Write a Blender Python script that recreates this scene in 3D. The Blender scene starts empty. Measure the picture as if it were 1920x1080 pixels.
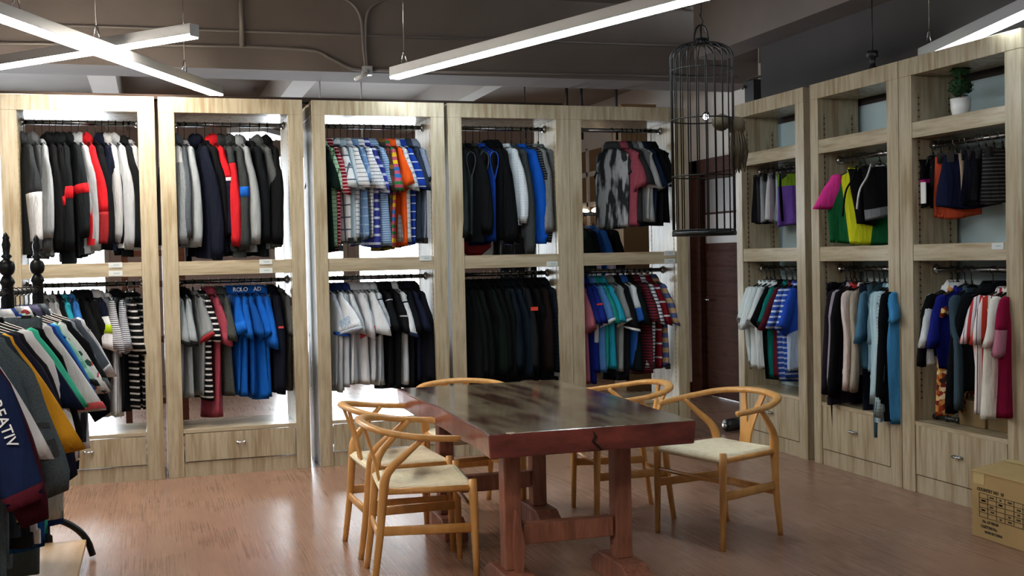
import bpy, math, random
from mathutils import Vector, Matrix
PI = math.pi
R = math.radians
SC = bpy.context.scene
COL = SC.collection
rnd = random.Random(11)

# ------------------------------------------------------------------ mesh helper
class MB:
    def __init__(s): s.v = []; s.f = []
    def quad_ring(s, a, b, n):
        for i in range(n):
            j = (i + 1) % n
            s.f.append((a + i, a + j, b + j, b + i))
    def box(s, x0, x1, y0, y1, z0, z1):
        n = len(s.v)
        s.v += [(x0,y0,z0),(x1,y0,z0),(x1,y1,z0),(x0,y1,z0),(x0,y0,z1),(x1,y0,z1),(x1,y1,z1),(x0,y1,z1)]
        for q in ((0,3,2,1),(4,5,6,7),(0,1,5,4),(1,2,6,5),(2,3,7,6),(3,0,4,7)): s.f.append(tuple(n+i for i in q))
        return s
    def obox(s, c, ax, ay, az):           # oriented box: centre and three half-axis vectors
        n = len(s.v); c, ax, ay, az = map(Vector, (c, ax, ay, az))
        for k in ((-1,-1,-1),(1,-1,-1),(1,1,-1),(-1,1,-1),(-1,-1,1),(1,-1,1),(1,1,1),(-1,1,1)):
            s.v.append(tuple(c + ax*k[0] + ay*k[1] + az*k[2]))
        for q in ((0,3,2,1),(4,5,6,7),(0,1,5,4),(1,2,6,5),(2,3,7,6),(3,0,4,7)): s.f.append(tuple(n+i for i in q))
        return s
    def rings(s, rings, cap0=True, cap1=True):
        n = len(rings[0]); base = len(s.v)
        for r in rings: s.v += [tuple(p) for p in r]
        for k in range(len(rings)-1): s.quad_ring(base+k*n, base+(k+1)*n, n)
        if cap0: s.f.append(tuple(base+i for i in reversed(range(n))))
        if cap1: s.f.append(tuple(base+(len(rings)-1)*n+i for i in range(n)))
        return s
    def sweep(s, pts, rad, n=8, ref=(0,0,1), cap=True, sq=1.0):
        pts = [Vector(p) for p in pts]; out = []
        if not isinstance(rad, list): rad = [rad]*len(pts)
        side = None
        for k, p in enumerate(pts):
            t = (pts[min(k+1, len(pts)-1)] - pts[max(k-1, 0)]).normalized()
            if side is None:
                side = Vector(ref).cross(t)
                if side.length < 1e-4: side = Vector((1,0,0)).cross(t)
                if side.length < 1e-4: side = Vector((0,1,0)).cross(t)
            side = (side - t*side.dot(t)).normalized(); up = t.cross(side)
            r = rad[k]; ra, rb = r if isinstance(r, (list, tuple)) else (r, r)
            ring = []
            for i in range(n):
                a = 2*PI*i/n; ca, sa = math.cos(a), math.sin(a)
                ca = math.copysign(abs(ca)**sq, ca); sa = math.copysign(abs(sa)**sq, sa)
                ring.append(p + side*(ra*ca) + up*(rb*sa))
            out.append(ring)
        return s.rings(out, cap, cap)
    def lathe(s, prof, c=(0,0), n=14):
        return s.rings([[(c[0]+r*math.cos(2*PI*i/n), c[1]+r*math.sin(2*PI*i/n), z) for i in range(n)] for r, z in prof])
    def ball(s, c, r, nu=12, nv=8, jit=0, rg=None):
        rx, ry, rz = r if isinstance(r, (list, tuple)) else (r, r, r); rs = []
        for j in range(nv+1):
            th = PI*(j/nv)*.98 + .01*PI; ring = []
            for i in range(nu):
                k = 1 + (rg.uniform(-jit, jit) if jit else 0)
                ring.append((c[0]+rx*k*math.sin(th)*math.cos(2*PI*i/nu), c[1]+ry*k*math.sin(th)*math.sin(2*PI*i/nu), c[2]-rz*k*math.cos(th)))
            rs.append(ring)
        return s.rings(rs)
    def mesh(s, name, m, smooth=True):
        me = bpy.data.meshes.new(name); me.from_pydata(s.v, [], s.f); me.update()
        if m: me.materials.append(m)
        if smooth:
            me.polygons.foreach_set('use_smooth', [True]*len(me.polygons))
        return me
    def build(s, name, m, parent=None, smooth=False, bevel=0, label=None):
        o = bpy.data.objects.new(name, s.mesh(name, m, smooth)); COL.objects.link(o)
        if parent is not None: o.parent = parent
        if bevel:
            b = o.modifiers.new('bevel', 'BEVEL'); b.width = bevel; b.segments = 2; b.limit_method = 'ANGLE'
        if label: o['label'] = label
        return o

def put(name, me, parent, label=None):
    o = bpy.data.objects.new(name, me); COL.objects.link(o); o.parent = parent
    if label: o['label'] = label
    return o
def tag(o, label=None, cat=None, group=None, kind=None):
    if label: o['label'] = label
    if cat: o['category'] = cat
    if group: o['group'] = group
    if kind: o['kind'] = kind
    return o
def thing(name, label, cat, loc=(0,0,0), rz=0, group=None):
    o = bpy.data.objects.new(name, None); COL.objects.link(o); o.empty_display_size = .05
    o.location = loc; o.rotation_euler = (0, 0, rz)
    return tag(o, label, cat, group)
def struct(name, mb, m, parent=None, smooth=False):
    o = mb.build(name, m, parent, smooth)
    if parent is None: o['kind'] = 'structure'
    return o

# ------------------------------------------------------------------ materials
def lin(h):
    h = h.lstrip('#'); c = [int(h[i:i+2], 16)/255 for i in (0, 2, 4)]
    return tuple((x/12.92 if x <= .04045 else ((x+.055)/1.055)**2.4) for x in c) + (1,)
class NT:
    def __init__(s, name):
        s.m = bpy.data.materials.new(name); s.m.use_nodes = True; s.t = s.m.node_tree
        s.b = s.t.nodes['Principled BSDF']
    def n(s, typ, ins=None, **kw):
        nd = s.t.nodes.new(typ)
        for k, v in kw.items(): setattr(nd, k, v)
        for k, v in (ins or {}).items():
            if hasattr(v, 'is_output'): s.t.links.new(v, nd.inputs[k])
            else: nd.inputs[k].default_value = v
        return nd
    def link(s, a, b): s.t.links.new(a, b)
    def coord(s, scale=(1,1,1), out='Object'):
        tc = s.n('ShaderNodeTexCoord')
        mp = s.n('ShaderNodeMapping', {'Scale': scale}); s.link(tc.outputs[out], mp.inputs[0]); return mp.outputs[0]
    def ramp(s, fac, stops, const=False):
        r = s.n('ShaderNodeValToRGB', {'Fac': fac}); e = r.color_ramp.elements
        if const: r.color_ramp.interpolation = 'CONSTANT'
        while len(e) < len(stops): e.new(.5)
        for k, (p, c) in enumerate(stops): e[k].position = p; e[k].color = c
        return r.outputs[0]
    def math(s, op, a, b=None, c=None):
        nd = s.n('ShaderNodeMath', operation=op)
        for k, v in enumerate((a, b, c)):
            if v is None: continue
            if hasattr(v, 'is_output'): s.link(v, nd.inputs[k])
            else: nd.inputs[k].default_value = v
        return nd.outputs[0]
    def mix(s, f, a, b, bt='MIX'):
        nd = s.n('ShaderNodeMix', data_type='RGBA', blend_type=bt)
        for k, v in ((0, f), (6, a), (7, b)):
            if hasattr(v, 'is_output'): s.link(v, nd.inputs[k])
            else: nd.inputs[k].default_value = v
        return nd.outputs[2]
    def set(s, **kw):
        names = dict(col='Base Color', rough='Roughness', metal='Metallic', spec='Specular IOR Level', coat='Coat Weight', coatr='Coat Roughness', sheen='Sheen Weight', nrm='Normal', alpha='Alpha', emc='Emission Color', ems='Emission Strength', trans='Transmission Weight')
        for k, v in kw.items():
            i = s.b.inputs[names[k]]
            if hasattr(v, 'is_output'): s.link(v, i)
            else: i.default_value = v
        return s.m
    def bump(s, h, d=.02, st=.3):
        return s.n('ShaderNodeBump', {'Height': h, 'Distance': d, 'Strength': st}).outputs[0]
_MC = {}
def plain(hexc, rough=.5, metal=0, spec=.5, name=None, noise=.0):
    key = ('p', hexc, rough, metal, spec, noise)
    if key not in _MC:
        t = NT(name or 'surface'); c = lin(hexc)
        nz = t.n('ShaderNodeTexNoise', {'Vector': t.coord(), 'Scale': 9., 'Detail': 3.}).outputs[0]
        k = t.ramp(nz, [(.3, tuple(x*(1-noise) for x in c[:3])+(1,)), (.7, tuple(min(1, x*(1+noise)) for x in c[:3])+(1,))])
        _MC[key] = t.set(col=k, rough=rough, metal=metal, spec=spec)
    return _MC[key]
def emis(hexc, st):
    t = NT('lamp_glow'); return t.set(col=lin(hexc), emc=lin(hexc), ems=st)

lin_full = lin
def fabric(p, dim=1.0):  # dim: shade painted into the cloth colour, stronger on brightly lit rails
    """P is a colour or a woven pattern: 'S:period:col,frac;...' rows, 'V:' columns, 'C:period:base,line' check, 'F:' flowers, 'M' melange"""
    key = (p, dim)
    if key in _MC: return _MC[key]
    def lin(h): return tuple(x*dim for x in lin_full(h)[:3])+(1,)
    t = NT('fabric'); tc = t.n('ShaderNodeTexCoord'); sep = t.n('ShaderNodeSeparateXYZ'); t.link(tc.outputs['Object'], sep.inputs[0])
    X, Y, Z = sep.outputs; rough = .9
    def stripes(ax, per, cs):
        f = t.math('FRACT', t.math('DIVIDE', ax, per)); pos = 0; st = []
        for c in cs.split(';'):
            h, w = c.split(','); st.append((pos, lin(h))); pos += float(w)
        return t.ramp(f, st, True)
    Zs = t.math('ADD', Z, 10.0)
    if p[0] == 'S': _, per, cs = p.split(':'); c = stripes(Zs, float(per), cs)
    elif p[0] == 'V': _, per, cs = p.split(':'); c = stripes(t.math('ADD', t.math('ADD', Y, t.math('MULTIPLY', X, .6)), 10.0), float(per), cs)
    elif p[0] == 'C':
        _, per, cs = p.split(':'); a, b = cs.split(',')
        f1 = t.math('LESS_THAN', t.math('FRACT', t.math('DIVIDE', Zs, float(per))), .12)
        f2 = t.math('LESS_THAN', t.math('FRACT', t.math('DIVIDE', t.math('ADD', Y, 10.), float(per))), .12)
        c = t.mix(t.math('MAXIMUM', f1, f2), lin(a), lin(b))
    elif p[0] == 'F':
        cs = p[2:].split(','); v = t.n('ShaderNodeTexVoronoi', {'Vector': tc.outputs['Object'], 'Scale': 42.})
        r = t.n('ShaderNodeSeparateColor', {0: v.outputs['Color']}).outputs[0]
        c = t.ramp(r, [(k/len(cs), lin(h)) for k, h in enumerate(cs)], True)
    elif p[0] == 'Y':                        # centre panel with contrasting sides
        _, w_, cs = p.split(':'); a, b = cs.split(','); c = t.mix(t.math('GREATER_THAN', t.math('ADD', t.math('ABSOLUTE', Y), t.math('MULTIPLY', Z, -.12)), float(w_)), lin(a), lin(b))
    elif p[0] == 'B':                        # blotchy two-tone print
        a, b = p[2:].split(','); nz = t.n('ShaderNodeTexNoise', {'Vector': t.coord((1, 6, 1.6)), 'Scale': 3., 'Detail': 4.}).outputs[0]
        c = t.ramp(nz, [(.44, lin(a)), (.56, lin(b))])
    elif p[0] == 'M':
        cc = lin(p[1:]); nz = t.n('ShaderNodeTexNoise', {'Vector': tc.outputs['Object'], 'Scale': 260., 'Detail': 2.}).outputs[0]
        c = t.ramp(nz, [(.35, tuple(x*.72 for x in cc[:3])+(1,)), (.65, tuple(min(1, x*1.25) for x in cc[:3])+(1,))])
    else:
        cc = lin(p); nz = t.n('ShaderNodeTexNoise', {'Vector': tc.outputs['Object'], 'Scale': 14., 'Detail': 3.}).outputs[0]
        c = t.ramp(nz, [(.3, tuple(x*.93 for x in cc[:3])+(1,)), (.7, tuple(min(1, x*1.05) for x in cc[:3])+(1,))])
    wv = t.n('ShaderNodeTexNoise', {'Vector': t.coord((9, 9, 2.2)), 'Scale': 3.2, 'Detail': 3.}).outputs[0]
    _MC[key] = t.set(col=c, rough=rough, spec=.08, nrm=t.bump(wv, .03, .55))
    return _MC[key]

def wood(name, stops, scale, rough=.4, noise=2.4, bumpd=.002, spec=.5, streak=None):
    t = NT(name); v = t.coord(scale)
    nz = t.n('ShaderNodeTexNoise', {'Vector': v, 'Scale': noise, 'Detail': 6., 'Roughness': .62}).outputs[0]
    c = t.ramp(nz, [(a, lin(h)) for a, h in stops])
    if streak:
        n2 = t.n('ShaderNodeTexNoise', {'Vector': t.coord(tuple(x*.33 for x in scale)), 'Scale': noise*1.7, 'Detail': 2.}).outputs[0]
        c = t.mix(t.ramp(n2, [(.56, (0,0,0,1)), (.66, (.6,.6,.6,1))]), c, lin(streak))
    return t.set(col=c, rough=rough, spec=spec, nrm=t.bump(nz, bumpd, .4))

M_oak = wood('grey_oak_laminate', [(.28, '#8b7d66'), (.45, '#a39982'), (.58, '#b2a791'), (.75, '#998b73')], (15, 15, 1.1), rough=.26, streak='#877355', spec=.45)
M_oakh = wood('grey_oak_laminate_level', [(.28, '#8b7d66'), (.45, '#a39982'), (.58, '#b2a791'), (.75, '#998b73')], (1.1, 15, 15), rough=.2, streak='#877355', spec=.5)
M_beech = wood('golden_beech', [(.25, '#b98746'), (.5, '#cb9858'), (.75, '#d5a569')], (10, 10, 2), rough=.34)
M_post = wood('worn_red_timber', [(.2, '#573328'), (.5, '#8a5744'), (.72, '#a36e58'), (.85, '#684033')], (14, 14, 2), rough=.5)
M_plank = wood('pale_pine', [(.3, '#b08c5c'), (.6, '#c3a072'), (.8, '#ad8a5c')], (9, 1.5, 9), rough=.45)
M_door = wood('dark_walnut', [(.3, '#341d15'), (.55, '#4a2a1f'), (.8, '#3b2219')], (3, 2, 14), rough=.8, spec=.15)
M_black = plain('#141414', .45, name='black_paint', noise=.1)
M_iron = plain('#17181a', .4, .6, name='black_iron')
M_chrome = plain('#c9ccd0', .12, 1, name='chrome')
M_rod = plain('#8d9094', .22, 1, name='steel_rail')
M_plastic = plain('#0d0d0e', .35, name='black_plastic')
M_white = plain('#e9e9e6', .5, name='white_plastic')
M_alu = plain('#a5a7a8', .42, .35, name='brushed_aluminium')
M_conduit = plain('#6f6965', .5, .2, name='painted_conduit')
M_card = plain('#a58d63', .85, name='brown_cardboard', noise=.06, spec=.2)
M_card2 = plain('#7d6a4c', .85, name='dark_cardboard', noise=.08, spec=.2)
def peg_mat():
    t = NT('peg_holes'); tc = t.n('ShaderNodeTexCoord'); sp = t.n('ShaderNodeSeparateXYZ'); t.link(tc.outputs['Object'], sp.inputs[0])
    f = t.math('LESS_THAN', t.math('FRACT', t.math('DIVIDE', sp.outputs[2], .036)), .25)
    return t.set(col=t.mix(f, lin('#85765c'), lin('#2a251e')), rough=.5)
M_hole = peg_mat()
M_tape = plain('#b8a878', .25, name='packing_tape')
M_ink = plain('#3b3427', .8, name='print_ink')
M_pot = plain('#e8ebec', .3, name='white_ceramic')

def floor_mat():
    t = NT('wood_vinyl_floor'); tc = t.n('ShaderNodeTexCoord')
    rot = t.n('ShaderNodeMapping', {'Rotation': (0, 0, PI/2)}); t.link(tc.outputs['Object'], rot.inputs[0])
    br = t.n('ShaderNodeTexBrick', {'Vector': rot.outputs[0], 'Color1': (.42,.42,.42,1), 'Color2': (.58,.58,.58,1), 'Mortar': (.1,.1,.1,1), 'Scale': 1., 'Mortar Size': .0012, 'Brick Width': 1.2, 'Row Height': .15}, offset=.37)
    g = t.n('ShaderNodeTexNoise', {'Vector': t.coord((26, 1.2, 1)), 'Scale': 3., 'Detail': 4., 'Roughness': .5}).outputs[0]
    fine = t.n('ShaderNodeTexNoise', {'Vector': t.coord((120, 1.0, 1)), 'Scale': 1.6, 'Detail': 2.}).outputs[0]
    gg = t.math('ADD', t.math('MULTIPLY', g, .75), t.math('MULTIPLY', fine, .25))
    c = t.ramp(gg, [(.2, lin('#745849')), (.5, lin('#8b6c5b')), (.8, lin('#a1826f'))])
    c = t.mix(.35, c, br.outputs[0], 'OVERLAY')
    k = t.n('ShaderNodeTexNoise', {'Vector': t.coord((1.2, .8, 1)), 'Scale': 2.2, 'Detail': 3.}).outputs[0]
    rr = t.ramp(t.math('ADD', t.math('MULTIPLY', fine, .5), t.math('MULTIPLY', k, .5)), [(.35, (.24,.24,.24,1)), (.65, (.34,.34,.34,1))])
    return t.set(col=c, rough=rr, spec=.5, nrm=t.bump(gg, .0004, .3))
def plaster(name, h, n=.06, rough=.85):
    t = NT(name); c = lin(h)
    nz = t.n('ShaderNodeTexNoise', {'Vector': t.coord(), 'Scale': 1.7, 'Detail': 7.}).outputs[0]
    k = t.ramp(nz, [(.35, tuple(x*(1-n) for x in c[:3])+(1,)), (.65, tuple(min(1, x*(1+n)) for x in c[:3])+(1,))])
    return t.set(col=k, rough=rough, spec=.25, nrm=t.bump(nz, .01, .2))
M_floor = floor_mat()
M_dark = plaster('dark_taupe_paint', '#655d59', .1)
M_ceil = plaster('back_room_ceiling', '#8f8984', .08)
M_blue = plaster('pale_blue_wall', '#a9bfc7', .03)
M_taupe = plaster('taupe_wall', '#8a7a72', .05)
M_offw = plaster('off_white_wall', '#cfccc8', .03)
M_ochre = plaster('ochre_panel', '#7b6448', .05)
M_darkw = plaster('charcoal_wall', '#3a3838', .08)

def glass_mat():
    t = NT('window_glass'); tr = t.n('ShaderNodeBsdfTransparent'); gl = t.n('ShaderNodeBsdfGlossy', {'Roughness': .02})
    fr = t.n('ShaderNodeFresnel', {'IOR': 1.45})
    mx = t.n('ShaderNodeMixShader', {0: fr.outputs[0]}); t.link(tr.outputs[0], mx.inputs[1]); t.link(gl.outputs[0], mx.inputs[2])
    t.link(mx.outputs[0], t.t.nodes['Material Output'].inputs[0]); return t.m
M_glass = glass_mat()

def table_mat():
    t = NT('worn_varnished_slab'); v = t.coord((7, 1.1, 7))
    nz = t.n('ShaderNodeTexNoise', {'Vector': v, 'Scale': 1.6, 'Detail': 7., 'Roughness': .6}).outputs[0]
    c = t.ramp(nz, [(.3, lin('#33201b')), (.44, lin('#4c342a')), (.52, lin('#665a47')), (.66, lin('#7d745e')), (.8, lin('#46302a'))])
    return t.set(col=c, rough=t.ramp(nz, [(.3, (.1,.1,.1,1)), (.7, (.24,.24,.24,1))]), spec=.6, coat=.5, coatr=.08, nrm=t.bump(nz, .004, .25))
def table_edge_mat():
    t = NT('red_slab_edge'); nz = t.n('ShaderNodeTexNoise', {'Vector': t.coord((3, 3, 9)), 'Scale': 1.8, 'Detail': 6., 'Roughness': .6}).outputs[0]
    c = t.ramp(nz, [(.3, lin('#4d2422')), (.5, lin('#743a36')), (.62, lin('#85443c')), (.78, lin('#9a4c38'))])
    return t.set(col=c, rough=.28, spec=.55, coat=.3, coatr=.15, nrm=t.bump(nz, .01, .35))
def cord_mat():
    t = NT('woven_paper_cord'); v = t.coord()
    s = t.n('ShaderNodeSeparateXYZ'); t.link(v, s.inputs[0])
    d = t.math('SUBTRACT', t.math('ABSOLUTE', s.outputs[0]), t.math('ABSOLUTE', t.math('SUBTRACT', s.outputs[1], 0.0)))
    sel = t.math('GREATER_THAN', d, 0.0)
    wx = t.math('SINE', t.math('MULTIPLY', s.outputs[0], 900.)); wy = t.math('SINE', t.math('MULTIPLY', s.outputs[1], 900.))
    h = t.math('ADD', t.math('MULTIPLY', wx, sel), t.math('MULTIPLY', wy, t.math('SUBTRACT', 1., sel)))
    nz = t.n('ShaderNodeTexNoise', {'Vector': v, 'Scale': 30., 'Detail': 3.}).outputs[0]
    c = t.ramp(nz, [(.3, lin('#ddd5b8')), (.7, lin('#ece6cf'))])
    return t.set(col=c, rough=.8, spec=.2, nrm=t.bump(h, .002, .5))
M_tab, M_tabe, M_cord = table_mat(), table_edge_mat(), cord_mat()

def text_mesh(s, size, name='lettering', bold=0):
    cu = bpy.data.curves.new(name, 'FONT'); cu.body = s; cu.size = size; cu.align_x = 'CENTER'; cu.align_y = 'CENTER'; cu.extrude = .0006; cu.offset = bold; cu.resolution_u = 3
    o = bpy.data.objects.new(name, cu); COL.objects.link(o)
    bpy.context.view_layer.update()
    me = bpy.data.meshes.new_from_object(o.evaluated_get(bpy.context.evaluated_depsgraph_get()))
    bpy.data.objects.remove(o); bpy.data.curves.remove(cu); me.name = name
    return me
def add_text(s, size, m, parent, origin, right, up, name='lettering', bold=0, label=None):
    me = text_mesh(s, size, name, bold); me.materials.clear(); me.materials.append(m)
    r, u = Vector(right).normalized(), Vector(up).normalized(); n = r.cross(u).normalized()
    mt = Matrix((r, u, n)).transposed().to_4x4(); mt.translation = Vector(origin); me.transform(mt)
    return put(name, me, parent, label)

# ------------------------------------------------------------------ the room
struct('floor', MB().box(-7, 7, -12, 6.3, -.1, 0), M_floor)
struct('ceiling', MB().box(-7, 7, -12, 1.3, 3.55, 3.7), M_dark)
struct('ceiling_back', MB().box(-7, 7, 1.3, 6.3, 3.25, 3.4), M_ceil)
struct('trim_1', MB().box(-7, 7, 1.24, 1.74, 2.9, 3.6), M_dark)                  # the concrete beam over the shelving
def beam(nm, x0, x1): struct(nm, MB().box(x0, x1, 1.74, 6.1, 2.95, 3.25), plaster('pale_beam_paint', '#b3b0ac', .04))
beam('trim_2', -.52, -.3); beam('trim_3', 1.13, 1.33); beam('trim_4', 2.84, 3.0)
# rear wall with three big window openings
WIN = [(-6.6, -.53, 3), (1.29, 2.2, 1), (2.3, 3.2, 1)]
wb = MB(); x = -7
for a, b, k in WIN: wb.box(x, a, 6.0, 6.2, 0, 3.3); x = b
wb.box(x, 5.2, 6.0, 6.2, 0, 3.3)
for a, b, k in WIN: wb.box(a, b, 6.0, 6.2, 0, .25); wb.box(a, b, 6.0, 6.2, 2.72, 3.3)
struct('wall_back', wb, M_taupe)
M_wfr = plain('#8b8177', .5, name='window_frame_paint')
for i, (a, b, k) in enumerate(WIN):
    w = bpy.data.objects.new('window_%d' % (i+1), None); COL.objects.link(w); w['kind'] = 'structure'
    f = MB(); f.box(a, a+.05, 5.98, 6.1, .25, 2.72).box(b-.05, b, 5.98, 6.1, .25, 2.72).box(a, b, 5.98, 6.1, .25, .31).box(a, b, 5.98, 6.1, 2.66, 2.72)
    nm = max(1, int(round((b-a)/.9)))
    for j in range(1, nm): xx = a+(b-a)*j/nm; f.box(xx-.02, xx+.02, 5.98, 6.1, .25, 2.72)
    f.build('window_frame', M_wfr, w)
    MB().box(a+.02, b-.02, 6.045, 6.055, .27, 2.7).build('pane', M_glass, w)
    L = bpy.data.lights.new('window_portal', 'AREA'); L.shape = 'RECTANGLE'; L.size = b-a; L.size_y = 2.45; L.cycles.is_portal = True
    lo = bpy.data.objects.new('window_portal', L); COL.objects.link(lo); lo.location = ((a+b)/2, 6.22, 1.48); lo.rotation_euler = (R(-90), 0, 0)
# right-hand walls: pale blue behind the shelving, dark band above it, deeper wall with the door
struct('wall_right', MB().box(4.45, 4.65, -12, .02, 0, 2.36), M_blue)
struct('wall_right_upper', MB().box(4.45, 4.65, -12, .02, 2.36, 3.6), M_darkw)
struct('trim_5', MB().box(4.18, 4.45, -12, .6, 2.98, 3.55), M_dark)
struct('wall_right_return', MB().box(4.65, 5.3, -.1, .02, 0, 3.6), M_offw)
w = MB(); w.box(5.13, 5.33, .02, 1.42, 0, 3.3); w.box(5.13, 5.33, 2.44, 6.2, 0, 3.3); w.box(5.13, 5.33, 1.42, 2.44, 2.2, 3.3)
struct('wall_right_back', w, M_offw)
struct('baseboard_right', MB().box(5.105, 5.128, 2.62, 6.0, 0, .1), M_door)
# dark louvred door
d = bpy.data.objects.new('door_1', None); COL.objects.link(d); d['kind'] = 'structure'
MB().box(5.09, 5.2, 2.34, 2.56, 0, 2.32).box(5.09, 5.2, 1.35, 1.44, 0, 2.32).box(5.09, 5.2, 1.35, 2.56, 2.18, 2.32).build('door_frame', M_door, d)
MB().box(5.15, 5.19, 1.44, 2.34, .005, 2.18).build('door_panel', M_door, d)
sl = MB()
for k in range(9): z = .14+k*.145; sl.obox((5.142, 1.89, z+.06), (.006, 0, .012), (0, .42, 0), (-.003, 0, .062))
sl.build('louvre_slats', M_door, d)
MB().box(5.135, 5.15, 1.47, 2.31, 1.5, 1.78).build('door_rail', plain('#8d8580', .5, name='grey_door_panel'), d)
MB().box(5.135, 5.15, 1.47, 2.31, 1.8, 2.12).build('upper_panel', plain('#4d3f3a', .5, name='brown_door_panel'), d)
MB().sweep([(5.13, 2.26, .95), (5.09, 2.26, .95), (5.09, 2.16, .95)], .011).build('door_handle', M_chrome, d, True)
# ochre panelling with white battens on the deep side wall
struct('trim_6', MB().box(5.1, 5.13, 3.3, 5.95, .1, 2.7), M_ochre)
bt = MB()
for z in (2.03, 2.4, 2.72): bt.box(5.075, 5.1, 3.3, 5.95, z-.028, z+.028)
for y in (3.75, 4.25, 4.78, 5.31): bt.box(5.075, 5.1, y-.026, y+.026, .9, 2.72)
struct('trim_7', bt, M_offw)
struct('wall_left', MB().box(-7.2, -7, -12, 6.2, 0, 3.7), M_offw)
struct('wall_front', MB().box(-7, 7, -12.2, -12, 0, 3.7), M_offw)
struct('wall_side', MB().box(5.2, 7, 6.0, 6.2, 0, 3.3), M_taupe)

# oval wall lamps on the panelling
for y, lb in ((5.48, 'farther of two glowing oval lamps on ochre wall panelling'), (4.95, 'nearer of two glowing oval lamps on ochre wall panelling')):
    t = thing('wall_lamp', lb, 'lamp', (5.1, y, 1.95), 0, 'oval lamps on the ochre panelling')
    MB().ball((-.012, 0, 0), (.012, .24, .05)).build('backplate', M_alu, t, True)
    MB().ball((-.03, 0, 0), (.025, .22, .036)).build('glowing_diffuser', emis('#ffe6c0', 2.5), t, True)

# ------------------------------------------------------------------ tall open wardrobes
def cabinet(label, loc, rz, W, D, sl, sr, shelves, rails, bot, drw, plaques, handle=True, group='open oak wardrobes'):
    t = thing('open_wardrobe', label, 'wardrobe', loc, rz, group)
    H = 2.5; a, b = sl, W-sr
    MB().box(0, a, 0, D, 0, H-.1).build('side_panel', M_oak, t, bevel=.002)
    MB().box(b, W, 0, D, 0, H-.1).build('side_panel', M_oak, t, bevel=.002)
    MB().box(0, W, -.001, D, H-.1, H).build('top_panel', M_oak, t, bevel=.002)
    for z0, z1 in shelves:
        MB().box(a+.001, b-.001, .004, D, z0, z1).build('shelf', M_oakh, t, bevel=.002)
    MB().box(a+.001, b-.001, .002, D, bot-.025, bot).build('bottom_shelf', M_oakh, t, bevel=.002)
    MB().box(a, b, .012, D, 0, drw[0]-.004).build('plinth', M_oak, t)
    MB().box(a+.006, b-.02, .006, .02, drw[0]+.002, drw[1]-.002).box(a+.02, b-.03, .02, D-.05, drw[0]+.02, drw[1]-.03)
    dr = MB().box(a+.008, b-.008, .002, .022, drw[0]+.003, drw[1]-.004).box(a+.03, b-.03, .022, D-.03, drw[0]+.02, drw[1]-.04).build('drawer', M_oak, t, bevel=.001)
    if handle:
        cx, cz = (a+b)/2, (drw[0]+drw[1])/2+.015
        h = MB()
        for s in (-1, 1): h.sweep([(cx+s*.022, .003, cz), (cx+s*.022, -.02, cz)], [.008, .011], 8)
        h.sweep([(cx-.034, -.02, cz), (cx+.034, -.02, cz)], .006, 8)
        h.build('handle', M_chrome, dr, True)
    for z, dy in rails:
        r = MB().sweep([(a+.004, dy, z), (b-.004, dy, z)], .0155, 12).build('clothes_rail', M_rod, t, True)
        for x0, s in ((a, 1), (b, -1)):
            MB().sweep([(x0+s*.001, dy, z), (x0+s*.02, dy, z)], [.03, .021], 12).build('rail_bracket', M_chrome, r, True)
    for x0, q in ((a, 1), (b, -1)):
        for dy in (.05, D-.05):
            MB().box(min(x0, x0+q*.0012), max(x0, x0+q*.0012), dy-.006, dy+.006, bot+.12, 2.3).build('peg_strip', M_hole, t)
    for x0, z0 in plaques:
        p = MB().box(x0, x0+.085, -.001, .004, z0, z0+.034).build('label_holder', plain('#c9d2d4', .25, name='clear_label_holder'), t)
        MB().box(x0+.03, x0+.066, -.002, -.001, z0+.013, z0+.021).build('printed_line', plain('#9fb0b6', .5, name='label_print'), p)
    return t
SH = [(1.333, 1.425)]
RB = [(2.352, .25), (1.285, .25)]
X0 = [-.947, .007, 1.002, 1.951, 2.859]; WW = [.931, .931, .923, .906, .936]; SLS = [.101, .1, .088, .1, .095]; SRS = [.106, .096, .096, .098, .09]
NAMES = ['leftmost open oak wardrobe, behind the ornate black clothes rack', 'second oak wardrobe from left, with cobalt polos and a drawer below', 'third oak wardrobe from left, white window glare behind its shirts', 'fourth oak wardrobe from left, packed with dark jackets behind the table', 'last oak wardrobe of the back row, beside the dark doorway']
PLQ = [[(.62, 1.394), (.62, 1.34)], [(.62, 1.394), (.62, 1.336)], [(.725, 1.395)], [(.715, 1.336)], [(.745, 1.395), (.745, 1.336)]]
for i in range(5):
    p = [(min(x, WW[i]-SRS[i]-.09), z) for x, z in PLQ[i]]
    cabinet(NAMES[i], (X0[i], 0, 0), 0, WW[i], .5, SLS[i], SRS[i], SH, RB, .315, (.1, .29), p, group='oak wardrobes along the back')
XR = 4.111
SHR = [(2.04, 2.13), (1.338, 1.432)]
RR = [(2.0, .16), (1.285, .16)]
YR = [-.18, -1.189, -2.122]; WR = [.93, .927, .978]; SLR = [.088, .09, .115]; SRR = [.105, .108, .115]
NR = ['oak wardrobe on right wall nearest the doorway, with white tees', 'middle oak wardrobe on right wall, with a yellow sports top', 'nearest oak wardrobe on right wall, holding the potted topiary']
PR = [[], [], [(.76, 1.395)]]
for i in range(3):
    cabinet(NR[i], (XR, YR[i], 0), -PI/2, WR[i], .31, SLR[i], SRR[i], SHR, RR, .415, (.105, .394), PR[i], group='oak wardrobes along the right wall')
# black strip lying between the back row and the beam, on top of the wardrobes
tag(MB().box(-.95, 2.85, .1, .2, 2.5, 2.53).build('dark_batten', plain('#2b2320', .9, name='dark_batten_paint', spec=.1)), 'long dark batten lying on top of the back wardrobes', 'batten')
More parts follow.
